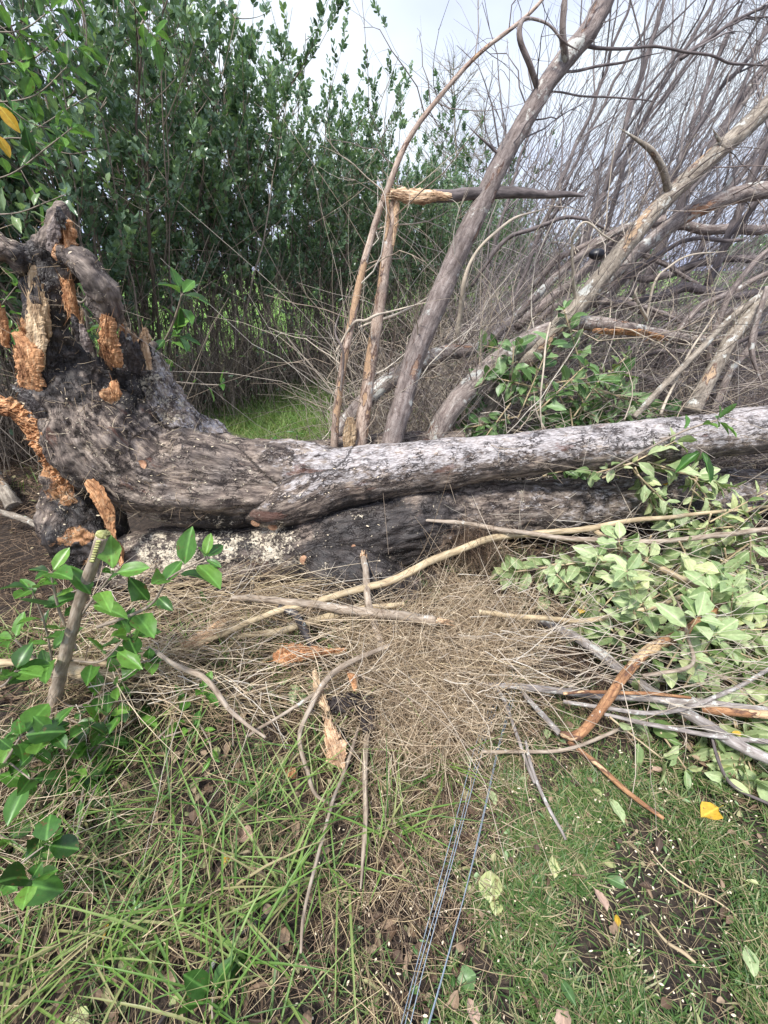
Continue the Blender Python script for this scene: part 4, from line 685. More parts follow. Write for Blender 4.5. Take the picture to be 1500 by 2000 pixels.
# thick dead branches lying in the tangle
for k, (pts, lab) in enumerate([([(1010, 640, 3.9, 9), (1060, 590, 4.0, 10), (1130, 540, 4.1, 9), (1210, 460, 4.2, 8), (1300, 425, 4.3, 8)], 'grey dead branch climbing behind the tan limb'),
        ([(1240, 590, 3.8, 8), (1330, 565, 3.9, 9), (1420, 575, 4.0, 8), (1530, 560, 4.1, 7)], 'dark dead branch lying level in the brushwood'),
        ([(1090, 600, 4.4, 10), (1200, 590, 4.4, 11), (1330, 620, 4.4, 9), (1500, 600, 4.4, 8)], 'heavier dead branch low in the brushwood'),
        ([(1180, 720, 3.3, 6), (1300, 745, 3.3, 6), (1420, 730, 3.4, 5), (1530, 700, 3.5, 5)], 'thin dark dead branch in the hollow behind the log'),
        ([(990, 700, 3.5, 5), (1060, 620, 3.5, 6), (1130, 590, 3.5, 6), (1220, 585, 3.5, 5), (1300, 610, 3.5, 4), (1350, 650, 3.5, 2)], 'arching grey branch over the leafy branch behind the log'),
        ([(1130, 700, 3.7, 4), (1170, 600, 3.7, 5), (1240, 530, 3.7, 5), (1330, 480, 3.8, 4), (1450, 465, 3.8, 3)], 'slender dark arch rising left of the tan limb foot'),
        ([(1280, 720, 3.4, 5), (1330, 640, 3.4, 6), (1400, 580, 3.5, 6), (1530, 530, 3.5, 5)], 'grey branch sloping up behind the thin straight branch'),
        ([(1160, 760, 3.3, 4), (1250, 700, 3.3, 5), (1350, 690, 3.3, 5), (1520, 650, 3.3, 4)], 'low grey branch in front of the dark hollow'),
        ([(1040, 560, 4.2, 5), (1100, 500, 4.2, 6), (1180, 470, 4.3, 6), (1280, 500, 4.3, 5), (1370, 560, 4.3, 3)], 'drooping arch behind the black object'),
        ([(1180, 520, 4.5, 5), (1280, 540, 4.5, 7), (1390, 510, 4.5, 7), (1530, 500, 4.5, 6)], 'level dark branch across the middle of the brushwood'),
        ([(1400, 800, 3.2, 5), (1380, 700, 3.2, 6), (1410, 610, 3.2, 6), (1470, 520, 3.3, 5), (1530, 470, 3.3, 4)], 'curving grey branch behind the broad grey limb'),
        ([(920, 560, 4.0, 3), (980, 480, 4.0, 4), (1050, 440, 4.0, 4), (1150, 430, 4.1, 3), (1230, 460, 4.1, 2)], 'thin arch just right of the thick smooth limb'),
        ([(1310, 440, 4.4, 8), (1400, 450, 4.4, 9), (1500, 440, 4.5, 9)], 'dark dead bough under the pale arching limb')]):
    tag(stroke('dead_branch', ['bark_grey', 'bark_far'][k % 2 if k else 0], pts, None, 10, .03, .15, 12, .06, knots=.15), lab, 'branch', 'dead branches in the brushwood')
# small black object of unknown kind, shaped as a crumpled lump
mb = MB(); c_ = at(1168, 497, 3.55); n = 14
a = np.linspace(0, 2 * np.pi, 24, endpoint=False); th = np.linspace(0, np.pi, 14)
Vv = np.stack([np.outer(np.sin(th), np.cos(a)) * .062, np.outer(np.sin(th), np.sin(a)) * .04, np.outer(np.cos(th), 0 * a + 1) * .036], 2).reshape(-1, 3)
Vv = Vv * (1 + .22 * fbm(Vv * 18, 3))[:, None] + c_; ii = np.arange(13)[:, None] * 24; jj = np.arange(24)[None]
mb.add(Vv, np.stack([ii + jj, ii + (jj + 1) % 24, ii + 24 + (jj + 1) % 24, ii + 24 + jj], 2).reshape(-1, 4), bk=Vv)
tag(mb.build('black_object', M['black']), 'small black rounded object of unknown kind behind the tan leaning limb', 'scrap')
# ------------------------------------------------------------------ far treeline and meadow trees
for k, (x, y, h, w_, lab) in enumerate([(-30, 62, 7, 9, 'far tree seen low through the left end of the hedge'), (-14, 70, 6, 8, 'far round tree beyond the meadow behind the hedge stems'), (0, 75, 6.5, 9, 'far tree beyond the middle of the hedge'), (16, 72, 5, 9, 'far tree behind the bare thicket on its left side'), (33, 70, 6, 9, 'far tree behind the middle of the bare thicket'), (52, 68, 6, 10, 'far tree beyond the brushwood at the right'), (-48, 58, 8, 10, 'far tree at the left edge beyond the meadow'), (72, 66, 7, 10, 'farthest right tree beyond the brushwood')]):
    e = thing('distant_tree', (x, y, 0), lab, 'tree', 'trees beyond the meadow')
    mb = MB(); tube(mb, [[x, y, 0], [x + .2, y, h * .6]], [.3, .15], 8, .3, .1); mb.build('trunk', M['bark_far'], e)
    n = 3500; c0 = rng.normal(size=(26, 3)) * [w_ * .27, w_ * .22, h * .2] + [x, y, h * .55]; kk = rng.integers(0, 26, n); p = c0[kk] + rng.normal(size=(n, 3)) * [w_ * .1, w_ * .1, h * .09]
    mb = MB(); leaves(mb, p, rng.normal(size=(n, 3)), rng.normal(size=(n, 3)), U(.3, .6, n), U(.25, .45, n)); mb.build('crown', M['leaf_hedge'], e)
# ------------------------------------------------------------------ grass, straw, litter
def inpoly(x, y, poly):
    poly = np.array(poly); c = np.zeros(len(x), bool); j = len(poly) - 1
    for i in range(len(poly)):
        c ^= ((poly[i, 1] > y) != (poly[j, 1] > y)) & (x < (poly[j, 0] - poly[i, 0]) * (y - poly[i, 1]) / (poly[j, 1] - poly[i, 1] + 1e-12) + poly[i, 0]); j = i
    return c
def scat(n, poly):                     # random ground points inside a patch of ground
    g = np.array([grd(*p)[:2] for p in poly]); lo, hi = g.min(0), g.max(0); x = U(lo[0], hi[0], n); y = U(lo[1], hi[1], n); k = inpoly(x, y, g); return x[k], y[k]
def blades(name, mt, x, y, Lr, wr, lean=.5, bend=(.1, .6), z=0.0, dirb=None, kind='stuff'):
    n = len(x); P = np.stack([x, y, gh(x, y) + z - .005], 1); a = U(0, 6.28, n); D = np.stack([np.cos(a) * lean, np.sin(a) * lean, np.ones(n)], 1) + rng.normal(size=(n, 3)) * .25
    if dirb is not None: D = D + np.array(dirb)
    Nn = np.stack([-np.cos(a), -np.sin(a), 0 * a + .4], 1); mb = MB()
    leaves(mb, P, D, Nn, U(*Lr, n), U(*wr, n), GB, bend=U(*bend, n)); o = mb.build(name, M[mt]); tag(o, kind=kind); return o
GB = ltemp([0.02, 0.25, 0.5, 0.78], [0.8, 1.0, 0.85, 0.5], 3, .012, 0)
TURF = [(870, 2100), (880, 1560), (930, 1300), (1100, 1330), (1600, 1450), (1750, 2100)]
x, y = scat(60000, TURF); P2d = np.stack([x, y, 0 * x], 1)
dn = fbm(P2d * 3.2 + 4, 3) + .9 * fbm(P2d * 9, 2); k = (dn > .04 + .10 * np.clip(x - .6, 0, 1)) | (rng.random(len(x)) < .08)
blades('turf', 'grass', x[k], y[k], (.02, .075), (.0025, .005), .9)
x, y = scat(12000, [(-300, 2100), (-200, 1350), (880, 1330), (880, 2100)]); k = fbm(np.stack([x, y, 0 * x], 1) * 4, 3) > .08
blades('short_grass', 'grass', x[k], y[k], (.03, .10), (.002, .004), .8)
# the same ground cover carried on beside and behind the camera
def around(n, x0, x1, y0, y1, polys):
    x = U(x0, x1, n); y = U(y0, y1, n); k = np.ones(n, bool)
    for p in polys: k &= ~inpoly(x, y, np.array([grd(*q)[:2] for q in p]))
    return x[k], y[k]
PL = [(-300, 2100), (-200, 1350), (880, 1330), (880, 2100)]
x, y = around(70000, .05, 3.6, -1.6, 2.3, [TURF]); dn = fbm(np.stack([x, y, 0 * x], 1) * 3.2 + 4, 3) + .9 * fbm(np.stack([x, y, 0 * x], 1) * 9, 2); k = dn > .05
blades('outer_turf', 'grass', x[k], y[k], (.02, .075), (.0025, .005), .9)
x, y = around(9000, -3, .05, -1.6, 1.6, [PL, TURF]); blades('outer_long_grass', 'grass_long', x, y, (.05, .22), (.003, .006), .8)
# long green grass on the left, in tufts
mb = MB(); tuf = [(250, 1780), (480, 1900), (560, 1740), (420, 1640), (330, 1560), (250, 1660), (120, 1720), (60, 1850), (600, 1620), (330, 1830), (180, 1900), (30, 1960), (700, 1560), (520, 1560), (350, 1480), (240, 1480), (620, 1480), (420, 1750), (90, 1600), (560, 1990), (860, 1500), (760, 1620), (400, 1990), (170, 1560), (640, 1700)]
for (a, b_) in tuf:
    g = grd(a, b_); n = rng.integers(12, 30); an = U(0, 6.28, n); P = g + rng.normal(size=(n, 3)) * [.03, .03, 0]; P[:, 2] = gh(P[:, 0], P[:, 1]) + .005
    D = np.stack([np.cos(an) * .8, np.sin(an) * .8, U(.4, 1.2, n)], 1)
    leaves(mb, P, D, np.stack([-np.cos(an), -np.sin(an), 0 * an + .6], 1), U(.1, .34, n), U(.0035, .0075, n), GB, bend=U(.1, .7, n))
tag(mb.build('long_grass', M['grass_long']), kind='stuff')
# grass patch between the log and the hedge, and meadow edge
x, y = scat(26000, [(330, 870), (430, 800), (440, 740), (560, 720), (650, 735), (640, 800), (680, 900), (560, 930), (430, 930)])
blades('long_grass_patch', 'grass_long', x, y, (.12, .34), (.003, .006), .6, (.2, .9))
x = U(-9, 6, 30000); y = U(3, 13, 30000); k = fbm(np.stack([x, y, 0 * x], 1) * 1.2, 3) > .1; blades('grass_under_hedge', 'grass_long', x[k], y[k], (.06, .2), (.004, .008), .6)
# straw: long flattened dry grass
def straw(name, mt, x, y, Lr, rad, dirb=(0, 0, 0), spread=1.0, zr=(0, .05), up=.15, bend=.5, ns=6, sides=3):
    n = len(x); P = np.stack([x, y, gh(x, y) + U(*zr, n)], 1); D = rng.normal(size=(n, 3)) * spread; D[:, 2] = np.abs(D[:, 2]) * up; D = D + np.array(dirb)
    B = rng.normal(size=(n, 3)) * bend * .5; B[:, 2] = -np.abs(B[:, 2]) * .4; mb = MB(); L = U(*Lr, n)
    curves(mb, P, D, L, rad * U(.6, 1.3, n), B=B, C=rng.normal(size=(n, 3)) * .1, ns=ns, sides=sides); return tag(mb.build(name, M[mt]), kind='stuff')
def litter(name, mt, x, y, Lr, zr=(.0, .03), flat=.35):
    n = len(x); mb = MB(); leaves(mb, np.stack([x, y, gh(x, y) + U(*zr, n)], 1), rng.normal(size=(n, 3)) * [1, 1, .25], rng.normal(size=(n, 3)) * flat + [0, 0, 1], U(*Lr, n), U(*Lr, n) * .5, LEAF_B[1]); return tag(mb.build(name, M[mt]), kind='stuff')
def clump(n, poly, f=7, th=.06):
    x, y = scat(n, poly); k = fbm(np.stack([x, y * 1.6, 0 * x + 3], 1) * f, 2) > th; return x[k], y[k]
LEFT = [(-400, 2150), (-300, 1230), (150, 1180), (640, 1200), (960, 1240), (960, 1500), (860, 2150)]
x, y = clump(12000, LEFT, 5, -.02); straw('dead_grass', 'straw_dark', x, y, (.05, .22), .0013, zr=(0, .03))
x, y = around(16000, -3.2, 3.6, -1.6, 2.2, [LEFT, TURF]); straw('outer_dead_grass', 'straw_dark', x, y, (.05, .22), .0014, zr=(0, .03))
x, y = clump(8500, LEFT, 5, .02); straw('pale_dead_grass', 'straw', x, y, (.05, .28), .0014, zr=(0, .045))
x, y = clump(3400, [(60, 1400), (120, 1230), (320, 1150), (560, 1175), (640, 1215), (820, 1225), (900, 1200), (960, 1330), (640, 1420), (300, 1440)]); straw('flattened_straw', 'straw', x, y, (.15, .5), .0015, (1.1, .1, 0), .6, (.02, .16), .15, .45)
x, y = clump(2600, [(60, 1400), (120, 1230), (320, 1150), (560, 1175), (640, 1215), (820, 1225), (900, 1200), (960, 1330), (640, 1420), (300, 1440)]); straw('flattened_straw', 'needle', x, y, (.1, .45), .0017, (.9, .1, 0), .8, (.08, .2), .2, .6)
x, y = scat(900, [(-250, 1950), (-150, 1450), (150, 1420), (200, 1600), (120, 1800)]); straw('straw_clump', 'needle', x, y, (.08, .3), .0013, (.2, -.3, .1), .6, (.02, .12), .3, .6)
x, y = scat(3200, TURF); straw('twiglets_on_turf', 'straw', x, y, (.02, .11), .0009, zr=(.005, .03))
x, y = clump(8000, [(550, 1180), (900, 1150), (1300, 1250), (1250, 1350), (1050, 1500), (900, 1900), (620, 2000), (600, 1500)]); straw('brown_litter', 'straw_dark', x, y, (.04, .2), .0014, zr=(.0, .04))
x, y = scat(9000, [(900, 1480), (930, 1060), (1250, 950), (1900, 1000), (1900, 1460), (1300, 1440)]); straw('litter_under_branches', 'straw_dark', x, y, (.04, .2), .0013, zr=(.0, .06), bend=.6)
x, y = scat(15000, [(-700, 1250), (-500, 850), (120, 880), (140, 1180)]); straw('litter_beside_root', 'straw_dark', x, y, (.05, .25), .0015, zr=(.0, .05), bend=.6)
x, y = scat(1500, [(-700, 1250), (-500, 850), (120, 880), (140, 1180)]); litter('leaf_litter_beside_root', 'litter', x, y, (.02, .06))
x, y = scat(2600, [(650, 1350), (1080, 1300), (1050, 1500), (950, 1800), (700, 1800)]); straw('tan_litter', 'needle', x, y, (.03, .12), .0009, zr=(.005, .04), bend=.8)
# heap of tan dead twiglets in front of the log
mb = MB(); n = 7000
cx = np.array([[760, 1255, .09], [850, 1250, .13], [900, 1290, .16], [800, 1330, .15], [870, 1370, .13], [930, 1210, .12], [760, 1280, .10], [830, 1430, .10], [980, 1240, .11], [900, 1150, .08], [940, 1080, .09], [1010, 1180, .1], [720, 1380, .06]])
k = rng.choice(len(cx), n, p=np.array([.08, .12, .13, .12, .1, .09, .08, .07, .06, .04, .05, .04, .02])); C0 = np.array([grd(q[0], q[1], .10) for q in cx])
P = C0[k] + rng.normal(size=(n, 3)) * np.stack([cx[k, 2], cx[k, 2] * .7, 0 * cx[k, 2] + .035], 1); P[:, 2] = np.maximum(.01, P[:, 2]) 
D = rng.normal(size=(n, 3)) * [1, .8, .45]; curves(mb, P, D, U(.04, .17, n), .0013 * U(.6, 1.5, n), B=rng.normal(size=(n, 3)) * .45, C=rng.normal(size=(n, 3)) * .1, ns=5)
D = rng.normal(size=(500, 3)) * [1, .8, .5]; k = rng.integers(0, n, 500); curves(mb, P[k], D, U(.12, .38, 500), .0013, B=rng.normal(size=(500, 3)) * .5, ns=8, kink=.01)
tag(mb.build('heap_of_dead_twiglets', M['needle']), kind='stuff')
mb = MB(); n = 700; c0 = at(930, 1050, 1.98); P = c0 + rng.normal(size=(n, 3)) * [.07, .05, .05]; curves(mb, P, rng.normal(size=(n, 3)) * .5 + [.1, -.1, -1], U(.05, .16, n), .001, B=rng.normal(size=(n, 3)) * .3); tag(mb.build('hanging_dead_twiglets', M['straw_dark']), kind='stuff')
# wood chips and crumbs
x, y = scat(850, [(560, 2100), (600, 1500), (900, 1450), (1600, 1500), (1750, 2100)]); n = len(x); mb = MB()
leaves(mb, np.stack([x, y, gh(x, y) + U(.005, .03, n)], 1), rng.normal(size=(n, 3)) * [1, 1, .2], rng.normal(size=(n, 3)) * .4 + [0, 0, 1], U(.004, .014, n), U(.003, .006, n)); tag(mb.build('scattered_wood_chips', M['chip']), kind='stuff')
# small leaf litter
x, y = scat(2600, [(-400, 2150), (-300, 1230), (960, 1240), (960, 1500), (860, 2150)]); litter('leaf_litter', 'litter', x, y, (.015, .06))
x, y = scat(400, TURF); litter('turf_leaf_litter', 'litter', x, y, (.012, .045))
x = U(-7, 5, 7000); y = U(2.7, 9, 7000); litter('litter_under_hedge', 'litter', x, y, (.03, .08))
x, y = scat(130, [(500, 2100), (700, 1400), (1600, 1500), (1750, 2100)]); litter('small_green_weeds', 'leaf_mid', x, y, (.012, .032), (.01, .03))
# ------------------------------------------------------------------ wires
for pts, lab in [([(966, 1325), (925, 1470), (870, 1680), (815, 1880), (768, 2060)], 'leftmost strand of the left bundle of thin galvanised wires across the turf'),
                 ([(973, 1325), (934, 1470), (880, 1680), (822, 1880), (778, 2060)], 'middle strand of the left bundle of thin galvanised wires across the turf'),
                 ([(980, 1325), (939, 1475), (882, 1690), (830, 1880), (786, 2060)], 'right strand of the left bundle of thin galvanised wires across the turf'),
                 ([(1008, 1320), (972, 1470), (930, 1660), (880, 1850), (822, 2060)], 'bluish single wire running just right of the wire bundle'),
                 ([(1001, 1320), (967, 1480), (926, 1670), (876, 1860), (818, 2060)], 'wire lying close against the bluish single wire')]:
    mb = MB(); P = [grd(a, b_, .055 + .02 * math.sin(a)) for a, b_ in pts]; P.insert(0, P[0] + np.array([.02, .4, -.03])); tube(mb, P, [.0011] * len(P), 6, .02, 0, 1, .004, .5); tag(mb.build('fence_wire', M['wire']), lab, 'wire', 'fence wires on the ground')
# ------------------------------------------------------------------ sticks lying on the ground; z is height of the stick's middle
def stick(pts, mt, lab, wob=.015, sides=9, name='stick', twig=0, cat='stick', tip=None):
    pts = [(a, b_, z + .03, q) for a, b_, z, q in pts]
    P = [grd(a, b_, z) for a, b_, z, q in pts]; Rr = [.85 * q / F * float(np.dot(grd(a, b_, z) - [0, 0, CAMZ], [0, cp, -sp])) for a, b_, z, q in pts]
    e = thing(name, (P[0][0], P[0][1], 0), lab, cat, 'loose sticks and branches on the ground')
    mb = MB(); Q, r, s = tube(mb, P, Rr, sides + 3, .008, .22, 26, wob * 1.4, .5, knots=.4)
    o = mb.build('stem', M[mt], e)
    if twig:
        k = rng.integers(3, len(Q), twig); T = nrm(np.gradient(Q, axis=0))
        for k_ in k: mb = MB(); curves(mb, Q[k_][None], T[k_][None] + rng.normal(size=(1, 3)) * [.7, .7, .25], U(.08, .4, 1), .0018, B=rng.normal(size=(1, 3)) * .4, ns=7, kink=.01); mb.build('side_twig', M[{'bark_lichen': 'twig_pale', 'bark_rust': 'twig_grey'}.get(mt, 'twig_pale')], e)
    if tip:
        a, b_, z, q = pts[-1] if tip > 0 else pts[0]; a2, b2, z2, q2 = pts[-2] if tip > 0 else pts[1]
        T = nrm(grd(a, b_, z) - grd(a2, b2, z2)); c0 = grd(a, b_, z); mb = MB(); n = 9
        curves(mb, c0 + rng.normal(size=(n, 3)) * Rr[-1 if tip > 0 else 0] * .4, np.tile(T, (n, 1)) + rng.normal(size=(n, 3)) * .12, U(.03, .09, n), Rr[-1 if tip > 0 else 0] * .45, ns=4, sides=4, taper=.1); mb.build('splintered_tip', M['splint'], e)
    return e
stick([(280, 1290, .05, 5), (420, 1245, .1, 6), (520, 1200, .14, 7), (640, 1165, .18, 8), (760, 1135, .2, 9), (860, 1090, .24, 9), (950, 1055, .28, 8.5), (1040, 1040, .30, 7), (1150, 1032, .33, 7), (1300, 1010, .36, 5), (1420, 1000, .38, 4), (1560, 985, .4, 3)], 'bark_tan', 'long yellowish stick slanting across the front of the logs', twig=4)
stick([(440, 1248, .06, 6), (560, 1225, .1, 8), (640, 1205, .12, 9), (700, 1192, .14, 8), (790, 1180, .15, 6)], 'bark_tan', 'shorter yellowish stick just below the long yellowish one')
stick([(455, 1168, .15, 7), (540, 1172, .17, 8), (640, 1182, .18, 10), (720, 1194, .18, 11), (790, 1202, .18, 11), (850, 1212, .17, 11)], 'bark_stick', 'grey stick with a splintered orange tip above the twiglet heap', twig=2, tip=1)
stick([(815, 1015, .32, 3), (900, 1022, .33, 5), (1000, 1035, .34, 6), (1100, 1050, .34, 6), (1180, 1058, .33, 6), (1300, 1056, .33, 6), (1400, 1048, .34, 6), (1560, 1028, .36, 6)], 'bark_stick', 'straight pale brown stick crossing the lower log towards the right', twig=3)
stick([(1160, 1035, .31, 6), (1200, 1062, .3, 7), (1250, 1090, .28, 7), (1320, 1125, .26, 7), (1400, 1150, .24, 7), (1560, 1175, .22, 6)], 'bark_tan', 'tan stick forking down to the right through the pale leaves', twig=3)
stick([(935, 1195, .16, 6), (1060, 1205, .15, 6), (1150, 1210, .15, 5), (1250, 1190, .16, 6), (1390, 1145, .2, 5)], 'bark_tan', 'thin tan stick lying level below the pale leaves')
stick([(1050, 1208, .06, 9), (1110, 1235, .06, 11), (1180, 1285, .07, 12), (1240, 1330, .08, 12), (1290, 1365, .09, 12), (1370, 1410, .1, 13), (1440, 1450, .1, 13), (1560, 1510, .1, 13)], 'bark_lichen', 'thick whitish lichened branch slanting down to the right edge', twig=6)
stick([(1412, 1178, .26, 9), (1370, 1215, .25, 12), (1320, 1245, .24, 12), (1260, 1275, .22, 12), (1220, 1315, .2, 12), (1190, 1360, .17, 11), (1160, 1400, .12, 11), (1125, 1435, .07, 11), (1095, 1432, .05, 7)], 'bark_rust', 'crooked rusty brown stick arching over the lichened branches', twig=3)
stick([(1020, 1350, .05, 5), (1050, 1385, .05, 6), (1090, 1430, .05, 7)], 'bark_lichen', 'short lichened stick meeting the foot of the crooked rusty stick')
stick([(1110, 1448, .03, 5), (1165, 1490, .03, 6), (1220, 1540, .03, 6), (1298, 1602, .02, 4)], 'bark_rust', 'rusty straight stick pointing down right over the turf')
stick([(930, 1335, .07, 5), (1010, 1345, .08, 7), (1100, 1350, .09, 8), (1200, 1358, .1, 9), (1300, 1368, .11, 10), (1400, 1378, .12, 9), (1560, 1388, .12, 9)], 'bark_lichen', 'whitish lichened branch running level to the right edge', twig=10)
stick([(1180, 1395, .09, 4), (1260, 1412, .1, 5), (1330, 1428, .1, 5), (1400, 1440, .1, 5), (1560, 1452, .1, 6)], 'bark_lichen', 'thin white branch lowest in the right hand pile', twig=5)
stick([(1100, 1370, .08, 4), (1200, 1390, .1, 5), (1300, 1390, .12, 5), (1420, 1352, .15, 5), (1520, 1300, .18, 4)], 'bark_lichen', 'thin white branch curving up to the right edge', twig=4)
stick([(1100, 1355, .14, 3), (1180, 1352, .15, 4), (1270, 1352, .15, 4), (1350, 1360, .15, 3)], 'bark_rust', 'slim reddish stick lying level on the white branches')
stick([(1370, 1385, .1, 9), (1430, 1392, .12, 9), (1560, 1396, .12, 9)], 'bark_rust', 'reddish branch end at the right edge beside the white branches')
stick([(710, 1090, .2, 7), (716, 1130, .2, 8), (724, 1190, .16, 9), (745, 1270, .1, 9), (752, 1310, .06, 7)], 'bark_stick', 'upright dark stick standing against the black stump', tip=-1)
stick([(718, 1325, .05, 7), (716, 1400, .05, 6), (714, 1480, .05, 6), (712, 1580, .04, 6), (709, 1660, .03, 5), (706, 1738, .02, 2)], 'bark_stick', 'straight pointed stick running down below the twiglet heap')
stick([(700, 1420, .06, 4), (670, 1510, .06, 4), (645, 1570, .05, 4), (618, 1680, .04, 4), (600, 1780, .04, 4), (594, 1862, .03, 3)], 'bark_stick', 'long thin brown stem left of the straight pointed stick')
stick([(545, 1186, .15, 8), (580, 1200, .14, 10), (600, 1230, .12, 9), (612, 1262, .1, 6)], 'bark_black', 'dark crooked stub poking from the straw')
stick([(760, 1260, .16, 4), (700, 1285, .17, 6), (640, 1330, .16, 7), (600, 1395, .12, 6), (585, 1440, .08, 5), (600, 1500, .06, 5), (615, 1548, .05, 4), (645, 1566, .04, 3), (665, 1568, .04, 2)], 'bark_stick', 'curly brown twig looping below the orange splinters')
stick([(480, 1440, .1, 3), (560, 1395, .12, 4), (640, 1340, .15, 4)], 'bark_stick', 'thin twig crossing the curly brown twig')
stick([(290, 1265, .2, 4), (350, 1300, .2, 6), (400, 1325, .19, 6), (440, 1380, .17, 6), (475, 1410, .15, 4), (520, 1440, .12, 3)], 'bark_stick', 'thin brown branch passing right of the cut sapling')
stick([(295, 2020, .01, 4), (345, 1955, .0, 5), (400, 1900, .01, 5), (445, 1835, .0, 6), (520, 1785, -.01, 6), (600, 1705, -.015, 6), (655, 1640, -.02, 4)], 'bark_black', 'blackened branch with white streaks in the bottom left grass')
stick([(1045, 1530, .02, 4), (1010, 1440, .03, 4), (985, 1370, .05, 4), (968, 1340, .07, 3)], 'bark_lichen', 'pale thin branch leaving the lichened pile towards the turf')
stick([(1105, 1640, .02, 3), (1070, 1570, .03, 4), (1040, 1500, .04, 4), (1025, 1450, .05, 3)], 'bark_lichen', 'thin whitish stick pointing down over the turf')
stick([(940, 1468, .04, 4), (1000, 1470, .04, 4), (1100, 1462, .04, 4), (1180, 1435, .05, 4), (1240, 1405, .06, 3)], 'bark_stick', 'slender stick lying across the wires')
stick([(-40, 1290, .12, 8), (40, 1292, .13, 8), (140, 1290, .13, 8), (220, 1298, .1, 6)], 'bark_tan', 'pale tan stick lying behind the cut sapling')
stick([(130, 1305, .12, 14), (180, 1312, .12, 16), (240, 1318, .1, 10)], 'bark_tan', 'short thick pale piece of wood behind the cut sapling')
stick([(-30, 990, .18, 7), (60, 1020, .17, 7), (110, 1045, .17, 6), (150, 1090, .16, 4)], 'bark_green', 'greenish branch lying at the left edge beside the root')
stick([(-20, 920, .1, 15), (10, 960, .1, 14), (28, 990, .02, 17)], 'bark_green', 'stout greenish shoot at the left edge')
stick([(1270, 1800, -.01, 1.5), (1300, 1843, -.01, 3), (1335, 1866, -.01, 4.5), (1358, 1886, -.01, 3)], 'bark_tan', 'short pale woody sliver on the turf')
stick([(1265, 1655, -.01, 1), (1300, 1700, -.01, 1.6), (1350, 1735, -.01, 1.8), (1400, 1758, -.01, 1.8), (1438, 1785, -.01, 1.4)], 'bark_tan', 'thin curved tan stem on the turf near the yellow leaf')
stick([(1390, 1440, .08, 3), (1430, 1530, .03, 4), (1520, 1580, .03, 3)], 'bark_far', 'dark thin stick leaving the pale leaves at the right edge')
stick([(1255, 1320, .3, 4), (1350, 1300, .3, 4), (1345, 1240, .33, 4), (1335, 1200, .35, 3), (1325, 1175, .35, 2)], 'bark_stick', 'pale hooked twig over the crooked rusty stick')
# torn orange splinters on the straw
def gslab(name, mt, sp, lab, **kw):
    o = slab(name, mt, [(a, b_, grd(a, b_, z)[1], w_) for a, b_, z, w_ in sp], None, nrmdir=(0, -.5, .85), lab=lab, **kw); return tag(o, None, 'wood splinter', 'torn wood splinters')
gslab('wood_splinter', 'rot', [(535, 1285, .14, 8), (560, 1278, .15, 20), (590, 1276, .15, 16), (630, 1274, .14, 8), (675, 1270, .13, 3)], 'chunky orange splinter lying on the straw left of the twiglet heap', thick=.012, jag=.4, rough=.02)
gslab('wood_splinter', 'splint', [(355, 1262, .12, 3), (385, 1250, .13, 13), (415, 1232, .14, 14), (440, 1212, .14, 6)], 'pale pinkish splinter of bark lying on the straw above the sapling leaves', thick=.005, jag=.4, rough=.01)
gslab('wood_splinter', 'splint', [(640, 1408, .14, 6), (648, 1440, .13, 16), (660, 1470, .11, 22), (668, 1490, .1, 10), (672, 1502, .09, 2)], 'frayed pale orange splinter pointing down below the straw', thick=.006, jag=.5, rough=.015)
gslab('wood_splinter', 'palewood', [(614, 1310, .16, 4), (620, 1340, .15, 9), (628, 1365, .15, 11), (640, 1390, .14, 5)], 'narrow grey white splinter above the frayed one', thick=.005, jag=.4)
gslab('wood_splinter', 'rot', [(680, 1312, .15, 4), (690, 1328, .15, 8), (694, 1350, .14, 3)], 'small orange splinter near the leafy sprig', thick=.005, jag=.4)
gslab('wood_splinter', 'rot', [(555, 1500, .03, 5), (570, 1510, .03, 10), (575, 1518, .03, 4)], 'small orange chunk in the dark grass', thick=.008, jag=.4)
gslab('wood_splinter', 'bark_black', [(640, 1385, .12, 14), (670, 1375, .12, 20), (710, 1380, .12, 22), (722, 1430, .1, 12)], 'dark crumbling piece of bark behind the frayed splinter', thick=.02, jag=.4, rough=.03)
